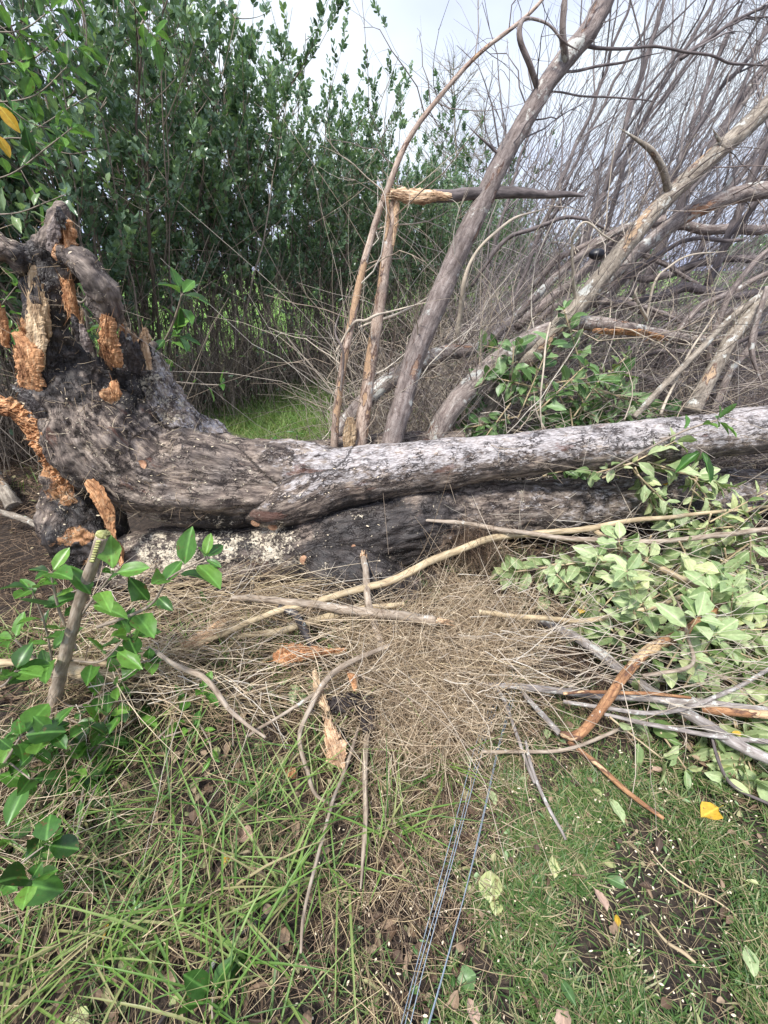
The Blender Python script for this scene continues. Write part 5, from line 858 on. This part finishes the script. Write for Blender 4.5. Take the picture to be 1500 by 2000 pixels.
# ------------------------------------------------------------------ leafy sprays
def spray(name, stems, lab, cat, mt='leaf_near', smt='stem_hedge', Lf=.07, asp=.5, den=30, t0=.15, droop=0.0, grp=None, mixL=None, nup=(0, 0, 1), rndr=(0, 1), bark=None, tuft=0, sr=.7):
    """stems: list of [(px,py,Y,rpx)...]; leaves leave each stem alternately with a bunch at its tip"""
    P0 = at(*stems[0][0][:3]); e = thing(name, (P0[0], P0[1], max(0, P0[2])), lab, cat, grp)
    sm, lfs = MB(), [MB() for _ in LEAF_B]
    for stt in stems:
        stt = [(a, b_, min(Y, float(grd(a, b_, .05)[1])) if b_ > 600 else Y, q) for a, b_, Y, q in stt]
        P = [at(a, b_, Y) for a, b_, Y, q in stt]; Q, r, s = tube(sm, P, [m2(a, b_, Y, q) * sr for a, b_, Y, q in stt], 7, .012, .08, 20, .006, .6)
        T = nrm(np.gradient(Q, axis=0)); n = max(3, int(s[-1] * den)); t = np.linspace(t0, 1, n) * s[-1]
        t = np.concatenate([t, np.full(3 + tuft, s[-1])]); n = len(t); p = np.stack([np.interp(t, s, Q[:, j]) for j in range(3)], 1); tt = np.stack([np.interp(t, s, T[:, j]) for j in range(3)], 1)
        ph = np.arange(n) * 2.4 + U(0, 6); a1 = nrm(np.cross(tt, [.2, .3, 1])); a2 = np.cross(tt, a1); rd = a1 * np.cos(ph)[:, None] + a2 * np.sin(ph)[:, None]
        D = rd * .9 + tt * .55 + rng.normal(size=(n, 3)) * .15 + np.array([0, 0, -droop]); Nn = np.array(nup) * 1.0 + tt * .5 + rng.normal(size=(n, 3)) * .35; L = Lf * U(.5, 1.3, n)
        g = rng.integers(0, len(LEAF_B), n); rn = U(rndr[0], rndr[1], n)
        pet = .12; curves(sm, p, D, L * pet * 1.5, .0012, ns=3)
        for v_ in range(len(LEAF_B)):
            k = g == v_
            if k.any(): leaves(lfs[v_], p[k] + nrm(D[k]) * (L[k] * pet)[:, None], D[k], Nn[k], L[k], L[k] * asp * U(.85, 1.15, k.sum()), LEAF_B[v_], rnd=rn[k])
    sm.build('stems', M[bark or smt], e); al = MB()
    for q in lfs:
        if q.n: al.V += q.V; al.Q += [a + al.n for a in q.Q]; al.T += [a + al.n for a in q.T]; al.B += q.B; al.Rn += q.Rn; al.K += q.K; al.n += q.n
    al.build('foliage', M[mt], e); return e
spray('leafy_shoot', [[(-30, 1760, .5, 3), (40, 1690, .56, 3), (90, 1650, .6, 2)], [(0, 1720, .52, 3), (60, 1720, .5, 2)]], 'big leaved shoot nearest the bottom left corner', 'shoot', Lf=.075, asp=.8, den=20, t0=.3, grp='leafy shoots in the left foreground')
spray('leafy_shoot', [[(-40, 1480, .85, 3), (40, 1470, .87, 3), (100, 1430, .88, 2)], [(0, 1475, .86, 3), (60, 1520, .8, 2)]], 'glossy shoot at the left edge below the cut sapling', 'shoot', Lf=.085, asp=.6, den=22, t0=.2, grp='leafy shoots in the left foreground')
# cut sapling in the left foreground
Y0 = 1.12
e = spray('cut_sapling', [[(190, 1225, Y0, 5), (290, 1185, Y0, 4), (330, 1130, Y0, 3), (400, 1090, Y0, 3)], [(150, 1270, Y0, 4), (120, 1200, Y0, 4), (100, 1120, Y0, 3)], [(300, 1195, Y0, 3), (250, 1250, Y0, 3)], [(105, 1360, Y0, 4), (150, 1380, Y0, 3), (230, 1340, Y0, 3)], [(100, 1420, Y0 - .05, 4), (170, 1470, Y0 - .1, 3), (210, 1400, Y0 - .1, 3)], [(110, 1400, Y0, 4), (40, 1420, Y0 - .1, 3), (10, 1440, Y0 - .1, 3)], [(120, 1340, Y0, 4), (60, 1280, Y0, 3), (30, 1250, Y0, 3)], [(112, 1340, Y0, 3), (90, 1230, Y0, 3), (60, 1150, Y0, 2)], [(140, 1290, Y0, 3), (200, 1290, Y0 - .03, 3), (250, 1240, Y0 - .03, 2)], [(105, 1380, Y0, 3), (150, 1440, Y0 - .06, 3), (140, 1520, Y0 - .15, 2)], [(100, 1390, Y0, 3), (210, 1430, Y0 - .05, 3), (270, 1400, Y0 - .05, 2)], [(160, 1200, Y0, 3), (190, 1160, Y0 - .03, 3), (220, 1120, Y0 - .03, 2)]],
          'leafy green sapling with its thick stem cut off, in the left foreground', 'sapling', Lf=.095, den=20, t0=.3, rndr=(0, 1))
Pst = [at(a, b_, Y) for a, b_, Y in [(92, 1420, Y0), (108, 1360, Y0), (130, 1270, Y0), (152, 1190, Y0), (178, 1110, Y0), (199, 1045, Y0)]]
Pst = [np.array([Pst[0][0] - .02, Y0, 0.0])] + Pst; mb = MB(); tube(mb, Pst, [.027, .025, .023, .021, .019, .0175, .0165], 16, .008, .2, 26, .01, .5, knots=.3); mb.build('stem', M['bark_stick'], e)
tp = Pst[-1]; ax = nrm(Pst[-1] - Pst[-2]); mb = MB(); tube(mb, [tp - ax * .004, tp + ax * .006], [.0165, .016], 16, .003, .1); n = 26; a = U(0, 6.28, n)
leaves(mb, tp + np.stack([np.cos(a), np.sin(a), 0 * a], 1) * .013, np.stack([np.cos(a), np.sin(a), U(-.2, .5, n)], 1), np.tile([0, 0, 1.0], (n, 1)) , U(.006, .016, n), U(.004, .01, n)); mb.build('cut_end', M['greencut'], e)
mb = MB(); 
for k in range(9): c0 = tp - ax * (.012 + .0105 * k) + np.array([.004, -.019, 0]); tube(mb, [c0 + [-.006, 0, 0], c0 + [.007, 0, .001]], [.004, .004], 6, .004, .3)
mb.build('notches', M['greencut'], e)
NR = 'leafy shoots in the left foreground'
spray('leafy_shoot', [[(-60, 1560, .8, 5), (0, 1500, .82, 4), (40, 1440, .84, 3)], [(-40, 1600, .8, 4), (30, 1650, .78, 3), (70, 1640, .78, 3)]], 'large leaved shoot entering at the left edge low down', 'shoot', Lf=.08, asp=.75, den=24, t0=.4, grp=NR)
spray('leafy_shoot', [[(-50, 1330, .95, 4), (0, 1340, .95, 3), (30, 1310, .95, 3)]], 'shoot with a spotted round leaf at the left edge', 'shoot', Lf=.07, asp=.8, den=10, t0=.5, grp=NR)
spray('leafy_shoot', [[(150, 1660, .95, 4), (160, 1560, .95, 4), (180, 1480, .95, 3), (210, 1440, .95, 3)], [(160, 1600, .95, 3), (190, 1530, .93, 3)], [(155, 1580, .95, 3), (120, 1500, .95, 3)]], 'upright dark leaved shoot below the cut sapling', 'shoot', Lf=.085, den=26, grp=NR, rndr=(0, .7))
spray('leafy_shoot', [[(310, 1440, 1.1, 3), (330, 1420, 1.1, 3), (350, 1380, 1.1, 3), (395, 1350, 1.1, 2)], [(320, 1440, 1.1, 3), (380, 1420, 1.1, 2)]], 'small bright shoot right of the cut sapling', 'shoot', Lf=.06, den=25, grp=NR, rndr=(.4, 1))
spray('leafy_shoot', [[(380, 1400, 1.1, 3), (410, 1450, 1.08, 2), (415, 1480, 1.05, 2)]], 'drooping sprig of narrow leaves beside the small bright shoot', 'shoot', Lf=.045, asp=.35, den=25, grp=NR, rndr=(.6, 1))
spray('leafy_shoot', [[(215, 1330, 1.2, 3), (245, 1290, 1.2, 3), (250, 1240, 1.2, 3)], [(250, 1300, 1.2, 3), (290, 1290, 1.2, 3)]], 'round leaved shoot just right of the sapling stem', 'shoot', Lf=.06, asp=.7, den=16, grp=NR, rndr=(.2, 1))
spray('leafy_shoot', [[(700, 1290, 1.5, 3), (660, 1285, 1.48, 3), (625, 1300, 1.46, 3)], [(690, 1290, 1.5, 3), (730, 1265, 1.5, 2), (745, 1262, 1.5, 2)]], 'fresh green sprig lying between the orange splinter and the twiglet heap', 'shoot', Lf=.05, den=30, asp=.4, rndr=(.4, 1), grp='sprigs lying on the straw')
spray('leafy_shoot', [[(790, 1320, 1.45, 2), (740, 1308, 1.45, 2), (705, 1300, 1.45, 2)]], 'pale little sprig half buried in the twiglet heap', 'shoot', mt='leaf_pale', Lf=.04, den=30, asp=.5, grp='sprigs lying on the straw')
spray('leafy_shoot', [[(360, 1210, 1.75, 3), (385, 1200, 1.75, 2), (400, 1190, 1.75, 2)]], 'dark sprig lying in the straw under the lower log', 'shoot', Lf=.08, den=10, asp=.4, rndr=(0, .3), grp='sprigs lying on the straw')
spray('leafy_shoot', [[(470, 1335, 1.35, 2), (540, 1340, 1.35, 2), (600, 1350, 1.35, 2)], [(640, 1310, 1.4, 2), (590, 1350, 1.35, 2)]], 'pale leaved sprig lying flat below the chunky orange splinter', 'shoot', mt='leaf_pale', Lf=.06, den=18, asp=.45, grp='sprigs lying on the straw')
spray('leafy_shoot', [[(240, 1820, .55, 3), (250, 1790, .53, 2), (262, 1770, .52, 2)]], 'little pale green weed among the bottom left grass', 'weed', mt='leaf_mid', Lf=.025, den=80, asp=.4, rndr=(.5, 1), grp='sprigs in the grass')
spray('leafy_shoot', [[(415, 1990, .38, 3), (417, 1940, .38, 2)]], 'single dark green leaf standing up at the bottom edge', 'leaf', Lf=.1, den=3, asp=.5, rndr=(0, .3), grp='sprigs in the grass')
# sprays by the root and on the log
spray('leafy_shoot', [[(300, 690, 2.6, 2), (325, 660, 2.5, 3), (345, 610, 2.45, 3), (355, 575, 2.42, 2)], [(320, 670, 2.5, 2), (345, 655, 2.5, 2)], [(315, 690, 2.5, 2), (320, 705, 2.5, 2)]], 'big leaved shoot growing behind the broken root', 'shoot', Lf=.11, den=11, asp=.48, t0=.4, grp='shoots around the root')
spray('leafy_shoot', [[(325, 745, 2.9, 2), (390, 750, 2.9, 2), (430, 752, 2.9, 2)]], 'sparse shoot reaching right over the grey flank of the root', 'shoot', Lf=.085, den=9, asp=.4, t0=.5, grp='shoots around the root')
spray('leafy_shoot', [[(135, 575, 3.0, 3), (160, 590, 2.9, 3), (180, 560, 2.9, 2)], [(150, 620, 3.0, 3), (170, 650, 2.9, 2)]], 'dark shoot seen between the spire and the bent root', 'shoot', Lf=.09, den=14, asp=.5, grp='shoots around the root', rndr=(0, .6))
spray('leafy_shoot', [[(520, 890, 2.45, 2), (535, 868, 2.45, 2)], [(585, 890, 2.45, 2), (580, 850, 2.45, 2)]], 'small green shoot behind the logs where the trunk forks', 'shoot', Lf=.06, den=22, asp=.45, grp='shoots around the root')
spray('leafy_shoot', [[(1180, 925, 1.95, 2), (1260, 880, 1.9, 3), (1340, 840, 1.88, 3), (1400, 820, 1.86, 3)]], 'bright shoot hanging in front of the upper log at the right', 'shoot', Lf=.085, den=8, asp=.3, t0=.75, tuft=2, grp='shoots at the right', rndr=(.4, 1))
spray('leafy_shoot', [[(1362, 900, 1.9, 2), (1370, 880, 1.9, 2)]], 'lone narrow green leaf in front of the upper log', 'leaf', Lf=.11, den=3, asp=.3, t0=.9, droop=1.2, grp='shoots at the right', rndr=(.1, .4))
# foliage overhead at the left edge
for k, (stt, lab) in enumerate([([[(-60, 200, 2.6, 3), (60, 190, 2.6, 3), (130, 130, 2.6, 2)], [(0, 195, 2.6, 2), (60, 240, 2.6, 2), (110, 250, 2.6, 2)]], 'overhanging leafy bough beside the yellow leaf at the left edge'),
        ([[(-60, 360, 2.5, 3), (20, 340, 2.5, 3), (90, 290, 2.5, 3), (140, 250, 2.5, 2)], [(40, 330, 2.5, 2), (70, 380, 2.5, 2), (100, 400, 2.5, 2)]], 'overhanging leafy bough midway down the left edge'),
        ([[(-60, 420, 2.4, 3), (30, 415, 2.4, 3), (90, 395, 2.4, 2), (130, 380, 2.4, 2)]], 'overhanging leafy bough just above the broken spire'),
        ([[(-40, 60, 2.7, 3), (40, 60, 2.7, 3), (100, 20, 2.7, 2)], [(30, 60, 2.7, 3), (100, 100, 2.7, 3), (150, 90, 2.7, 2)], [(-40, 130, 2.7, 3), (40, 120, 2.7, 2)]], 'overhanging leafy bough in the top left corner'),
        ([[(-60, 280, 2.9, 3), (40, 270, 2.9, 3), (130, 300, 2.9, 2), (190, 290, 2.9, 2)], [(40, 270, 2.9, 2), (120, 220, 2.9, 2), (170, 190, 2.9, 2)]], 'overhanging leafy bough reaching furthest right from the left edge'),
        ([[(100, -60, 3.0, 3), (160, 20, 3.0, 3), (170, 90, 3.0, 2)], [(200, -60, 3.0, 3), (260, 10, 3.0, 2), (300, 70, 3.0, 2)]], 'leafy bough hanging from the top edge over the hedge'),
        ([[(-60, 560, 2.9, 3), (0, 600, 2.9, 3), (40, 640, 2.9, 2)], [(0, 600, 2.9, 3), (30, 560, 2.9, 2)]], 'leafy bough low at the left edge behind the broken root')]):
    spray('leafy_bough', stt, lab, 'bough', mt='leaf_hedge' if k in (2, 4) else 'leaf_near', Lf=.085, den=34, sr=.42, asp=.45, t0=.1, grp='overhanging boughs at the left edge', rndr=(0, .95))
# pale leaved broken branches on the right
def pale(stems, lab, Lf=.092, den=36, mt='leaf_pale', **k): return spray('broken_leafy_branch', stems, lab, 'leafy branch', mt=mt, bark='bark_tan', Lf=Lf, den=den, asp=.5, nup=(0, -.7, .8), grp='broken leafy branches on the right', **k)
def fan(x, y, Y, n, sx, sy, dy=.35, seed=0, a0=-.5, a1=3.4):
    s_ = []; g = np.random.default_rng(seed)
    for k in range(n):
        x0, y0 = x + g.uniform(-sx, sx), y + g.uniform(-sy, sy); a = g.uniform(a0, a1); l = g.uniform(70, 160); yy = Y + g.uniform(-dy, dy) * .5 + (y - y0) / 900; q = [(x0 + math.cos(a) * l * t_, y0 + math.sin(a) * l * t_) for t_ in (0, .5, 1)]
        s_.append([(u_, v_, min(yy, float(grd(u_, v_, .05)[1])), 2.5 - i_ * .5) for i_, (u_, v_) in enumerate(q)])
    return s_
pale(fan(1340, 1090, 1.8, 15, 150, 45, .2, 1), 'pale leaved branch spread over the sticks right of the twiglet heap')
pale(fan(1420, 1230, 1.45, 18, 100, 50, .1, 2, -2.4, 1.6), 'largest pale leaved branch filling the right edge below the logs')
pale(fan(1260, 1250, 1.42, 10, 80, 40, .1, 3, -2.4, 1.6), 'pale leaved branch under the crooked rusty stick')
pale(fan(1430, 1390, 1.1, 11, 80, 30, .06, 4, -.8, 1.4), 'pale leaved branch under the lichened branches at the right edge', den=18)
pale(fan(1080, 1120, 1.85, 6, 70, 40, .1, 5), 'grey green leaved branch below the long yellowish stick')
pale(fan(1230, 920, 2.22, 7, 60, 20, .08, 6), 'pale leaved branch lying over the lower log under the upper log')
pale(fan(1440, 1030, 2.0, 8, 90, 40, .12, 7), 'pale leaved branch lying against the lower log at the right edge')
pale(fan(1370, 940, 2.2, 4, 60, 15, .05, 8), 'small pale leaved branch right of the one under the upper log', Lf=.07)
pale([[(1190, 1400, 1.02, 3), (1290, 1480, .92, 2)], [(1290, 1430, 1.0, 3), (1340, 1500, .9, 2)]], 'short leafy twig hanging below the lichened branches', Lf=.07, den=16)
pale(fan(1090, 740, 2.95, 18, 90, 45, .2, 9, -3, 3), 'leafy branch lying behind the log under the bending pale limb', Lf=.1, mt='leaf_mid')
pale(fan(1060, 800, 2.8, 12, 90, 25, .15, 10, -3, 3), 'leafy branch low behind the log between the two leaning limbs', Lf=.1, mt='leaf_mid', rndr=(0, .7))
pale([[(1100, 770, 3.1, 3), (1170, 745, 3.1, 3), (1220, 700, 3.1, 2)], [(1170, 745, 3.1, 2), (1215, 760, 3.1, 2)]], 'pale sprig standing out in front of the dark hollow', Lf=.095)
pale([[(1120, 880, 2.7, 3), (1150, 930, 2.6, 3), (1180, 950, 2.5, 2)], [(1060, 930, 2.7, 3), (1100, 920, 2.7, 2)]], 'leafy sprig in the gap between the two logs', Lf=.08, mt='leaf_mid')
pale(fan(1360, 1350, 1.15, 10, 120, 30, .08, 14, -1.6, 1.8), 'pale leaved branch just above the lowest white branches at the right')
pale(fan(1180, 1180, 1.72, 7, 60, 30, .1, 15, -2.6, 1.2), 'pale leaved branch beside the yellow leaf at the middle of the right half')
n = 420; px = U(930, 1560, n); py = U(1030, 1430, n); P = np.array([grd(a, b_, .0) for a, b_ in zip(px, py)]) + np.stack([0 * px, 0 * px, U(.05, .42, n)], 1); a = rng.normal(size=n) * .6
mb = MB(); curves(mb, P, np.stack([np.cos(a), np.sin(a) * .8, rng.normal(size=n) * .3], 1), U(.15, .7, n), U(.0009, .0024, n), B=rng.normal(size=(n, 3)) * .35, C=rng.normal(size=(n, 3)) * .15, ns=9, kink=.006); tag(mb.build('curved_dead_twigs', M['twig_pale']), kind='stuff')
n = 260; px = U(150, 950, n); py = U(1170, 1420, n); P = np.array([grd(a, b_, .0) for a, b_ in zip(px, py)]) + np.stack([0 * px, 0 * px, U(.08, .2, n)], 1); a = rng.normal(size=n) * .7
mb = MB(); curves(mb, P, np.stack([np.cos(a), np.sin(a), rng.normal(size=n) * .15], 1), U(.12, .5, n), U(.0012, .0028, n), B=rng.normal(size=(n, 3)) * .4, C=rng.normal(size=(n, 3)) * .15, ns=9, kink=.008); tag(mb.build('crooked_dead_twigs', M['twig_pale']), kind='stuff')
# ------------------------------------------------------------------ single fallen leaves
def fleaf(px, py, L, ang, mt, lab, grp=None, asp=.6, v=1, z=.03, rn=.6, tilt=.25):
    g = grd(px, py, z); a = R(ang); D = np.array([math.cos(a), math.sin(a), .05]); mb = MB(); nn = rng.normal(size=3) * tilt + [0, 0, 1]
    P = g - D * L * .5; org = P.copy(); leaves(mb, (P - org)[None], D[None], nn[None], L, L * asp, LEAF_B[v], rnd=rn); curves(mb, (P - org - D * L * .3)[None], D[None], L * .32, .001, ns=4, rnd=rn)
    o = mb.build('fallen_leaf', M[mt]); o.location = org; tag(o, lab, 'leaf', grp or 'fallen leaves on the turf')
fleaf(1388, 1585, .075, 200, 'yellow', 'bright yellow curled leaf on the dark turf', v=3, asp=.7)
fleaf(958, 1730, .085, 80, 'lime', 'largest pale yellow leaf with brown blotches on the turf', asp=.75, v=0)
fleaf(970, 1768, .05, 70, 'lime', 'small blotched leaf tucked under the largest pale one', v=4)
fleaf(1082, 1692, .06, 75, 'lime', 'upright yellow green leaf on the turf right of the large pale leaf', asp=.5, v=0, rn=1)
fleaf(1175, 1755, .055, 100, 'brownleaf', 'pale pinkish brown leaf on the turf', v=0, rn=1)
fleaf(1206, 1797, .03, 80, 'yellow', 'tiny yellow leaf on the turf below the pinkish one', asp=.5)
fleaf(1205, 1722, .05, 150, 'leaf_mid', 'dark green leaf beside the pinkish brown one', rn=.2)
fleaf(1205, 1580, .085, 95, 'leaf_pale', 'long pale green leaf hanging at the tip of the rusty stick', asp=.4, v=0)
fleaf(960, 1555, .055, 110, 'leaf_pale', 'pale green leaf lying against the right wire', v=3)
fleaf(915, 1485, .055, 170, 'leaf_pale', 'pale green leaf under the wire bundle', v=0, asp=.45)
fleaf(1068, 1432, .045, 80, 'leaf_pale', 'pale leaf below the short lichened stick', v=0)
fleaf(912, 1912, .05, 200, 'leaf_mid', 'green two lobed leaf between the wires and the turf', rn=.3, v=4, asp=.8)
fleaf(1108, 1935, .055, 115, 'leaf_mid', 'narrow dark leaf in the turf near the bottom edge', rn=.1, asp=.4, v=0)
fleaf(924, 1975, .05, 95, 'brownleaf', 'pale brown leaf at the bottom edge right of the wires', v=1, rn=1)
fleaf(1100, 1990, .055, 70, 'brownleaf', 'pale brown leaf at the bottom edge in the middle of the turf', v=4, rn=1)
fleaf(1465, 1875, .065, 70, 'leaf_pale', 'chewed pale green leaf low at the right edge', v=3, asp=.5)
fleaf(1472, 1722, .03, 150, 'lime', 'small cream leaf at the right edge of the turf', asp=.4)
fleaf(1285, 1503, .045, 180, 'brownleaf', 'buff leaf in the dark soil under the leafy branches', v=3, rn=1)
fleaf(475, 1630, .07, 160, 'brownleaf', 'large grey brown leaf in the dead grass', v=4, rn=.8)
fleaf(545, 1505, .03, 30, 'yellow', 'small orange leaf in the dark grass left of the splinter', v=3)
fleaf(440, 1680, .03, 60, 'yellow', 'small orange leaf below the grey brown leaf', v=4)
fleaf(148, 1990, .07, 170, 'lime', 'buff leaf at the bottom left edge', v=1)
fleaf(205, 1820, .035, 100, 'yellow', 'orange brown leaf in the bottom left grass', v=3, asp=.4)
fleaf(1135, 1192, .05, 60, 'yellow', 'yellow leaf caught on the thin tan stick', z=.2, v=4)
fleaf(1180, 1205, .07, 100, 'lime', 'hanging buff leaf beside the yellow one', z=.18, asp=.4, v=0)
fleaf(1298, 945, .05, 90, 'yellow', 'yellow leaf on the lower log among the pale leaves', z=.42, v=4)
fleaf(1440, 1432, .03, 160, 'yellow', 'small yellow leaf among the lichened branches', z=.12, v=0)
# yellow leaves in the overhanging bough
for px, py, L, a, lab in [(18, 232, .095, -60, 'large yellow leaf hanging at the left edge against the hedge'), (8, 285, .08, -70, 'second yellow leaf hanging edge on below the large one')]:
    p = at(px, py, 2.45); mb = MB(); D = np.array([math.cos(R(a)), 0, math.sin(R(a))]); leaves(mb, (-D * L * .5)[None], D[None], np.array([[.3 if L > .09 else 1.2, -1, .2]]), L, L * .5, LEAF_B[0], rnd=.5); o = mb.build('yellow_leaf', M['yellow']); o.location = p; tag(o, lab, 'leaf')
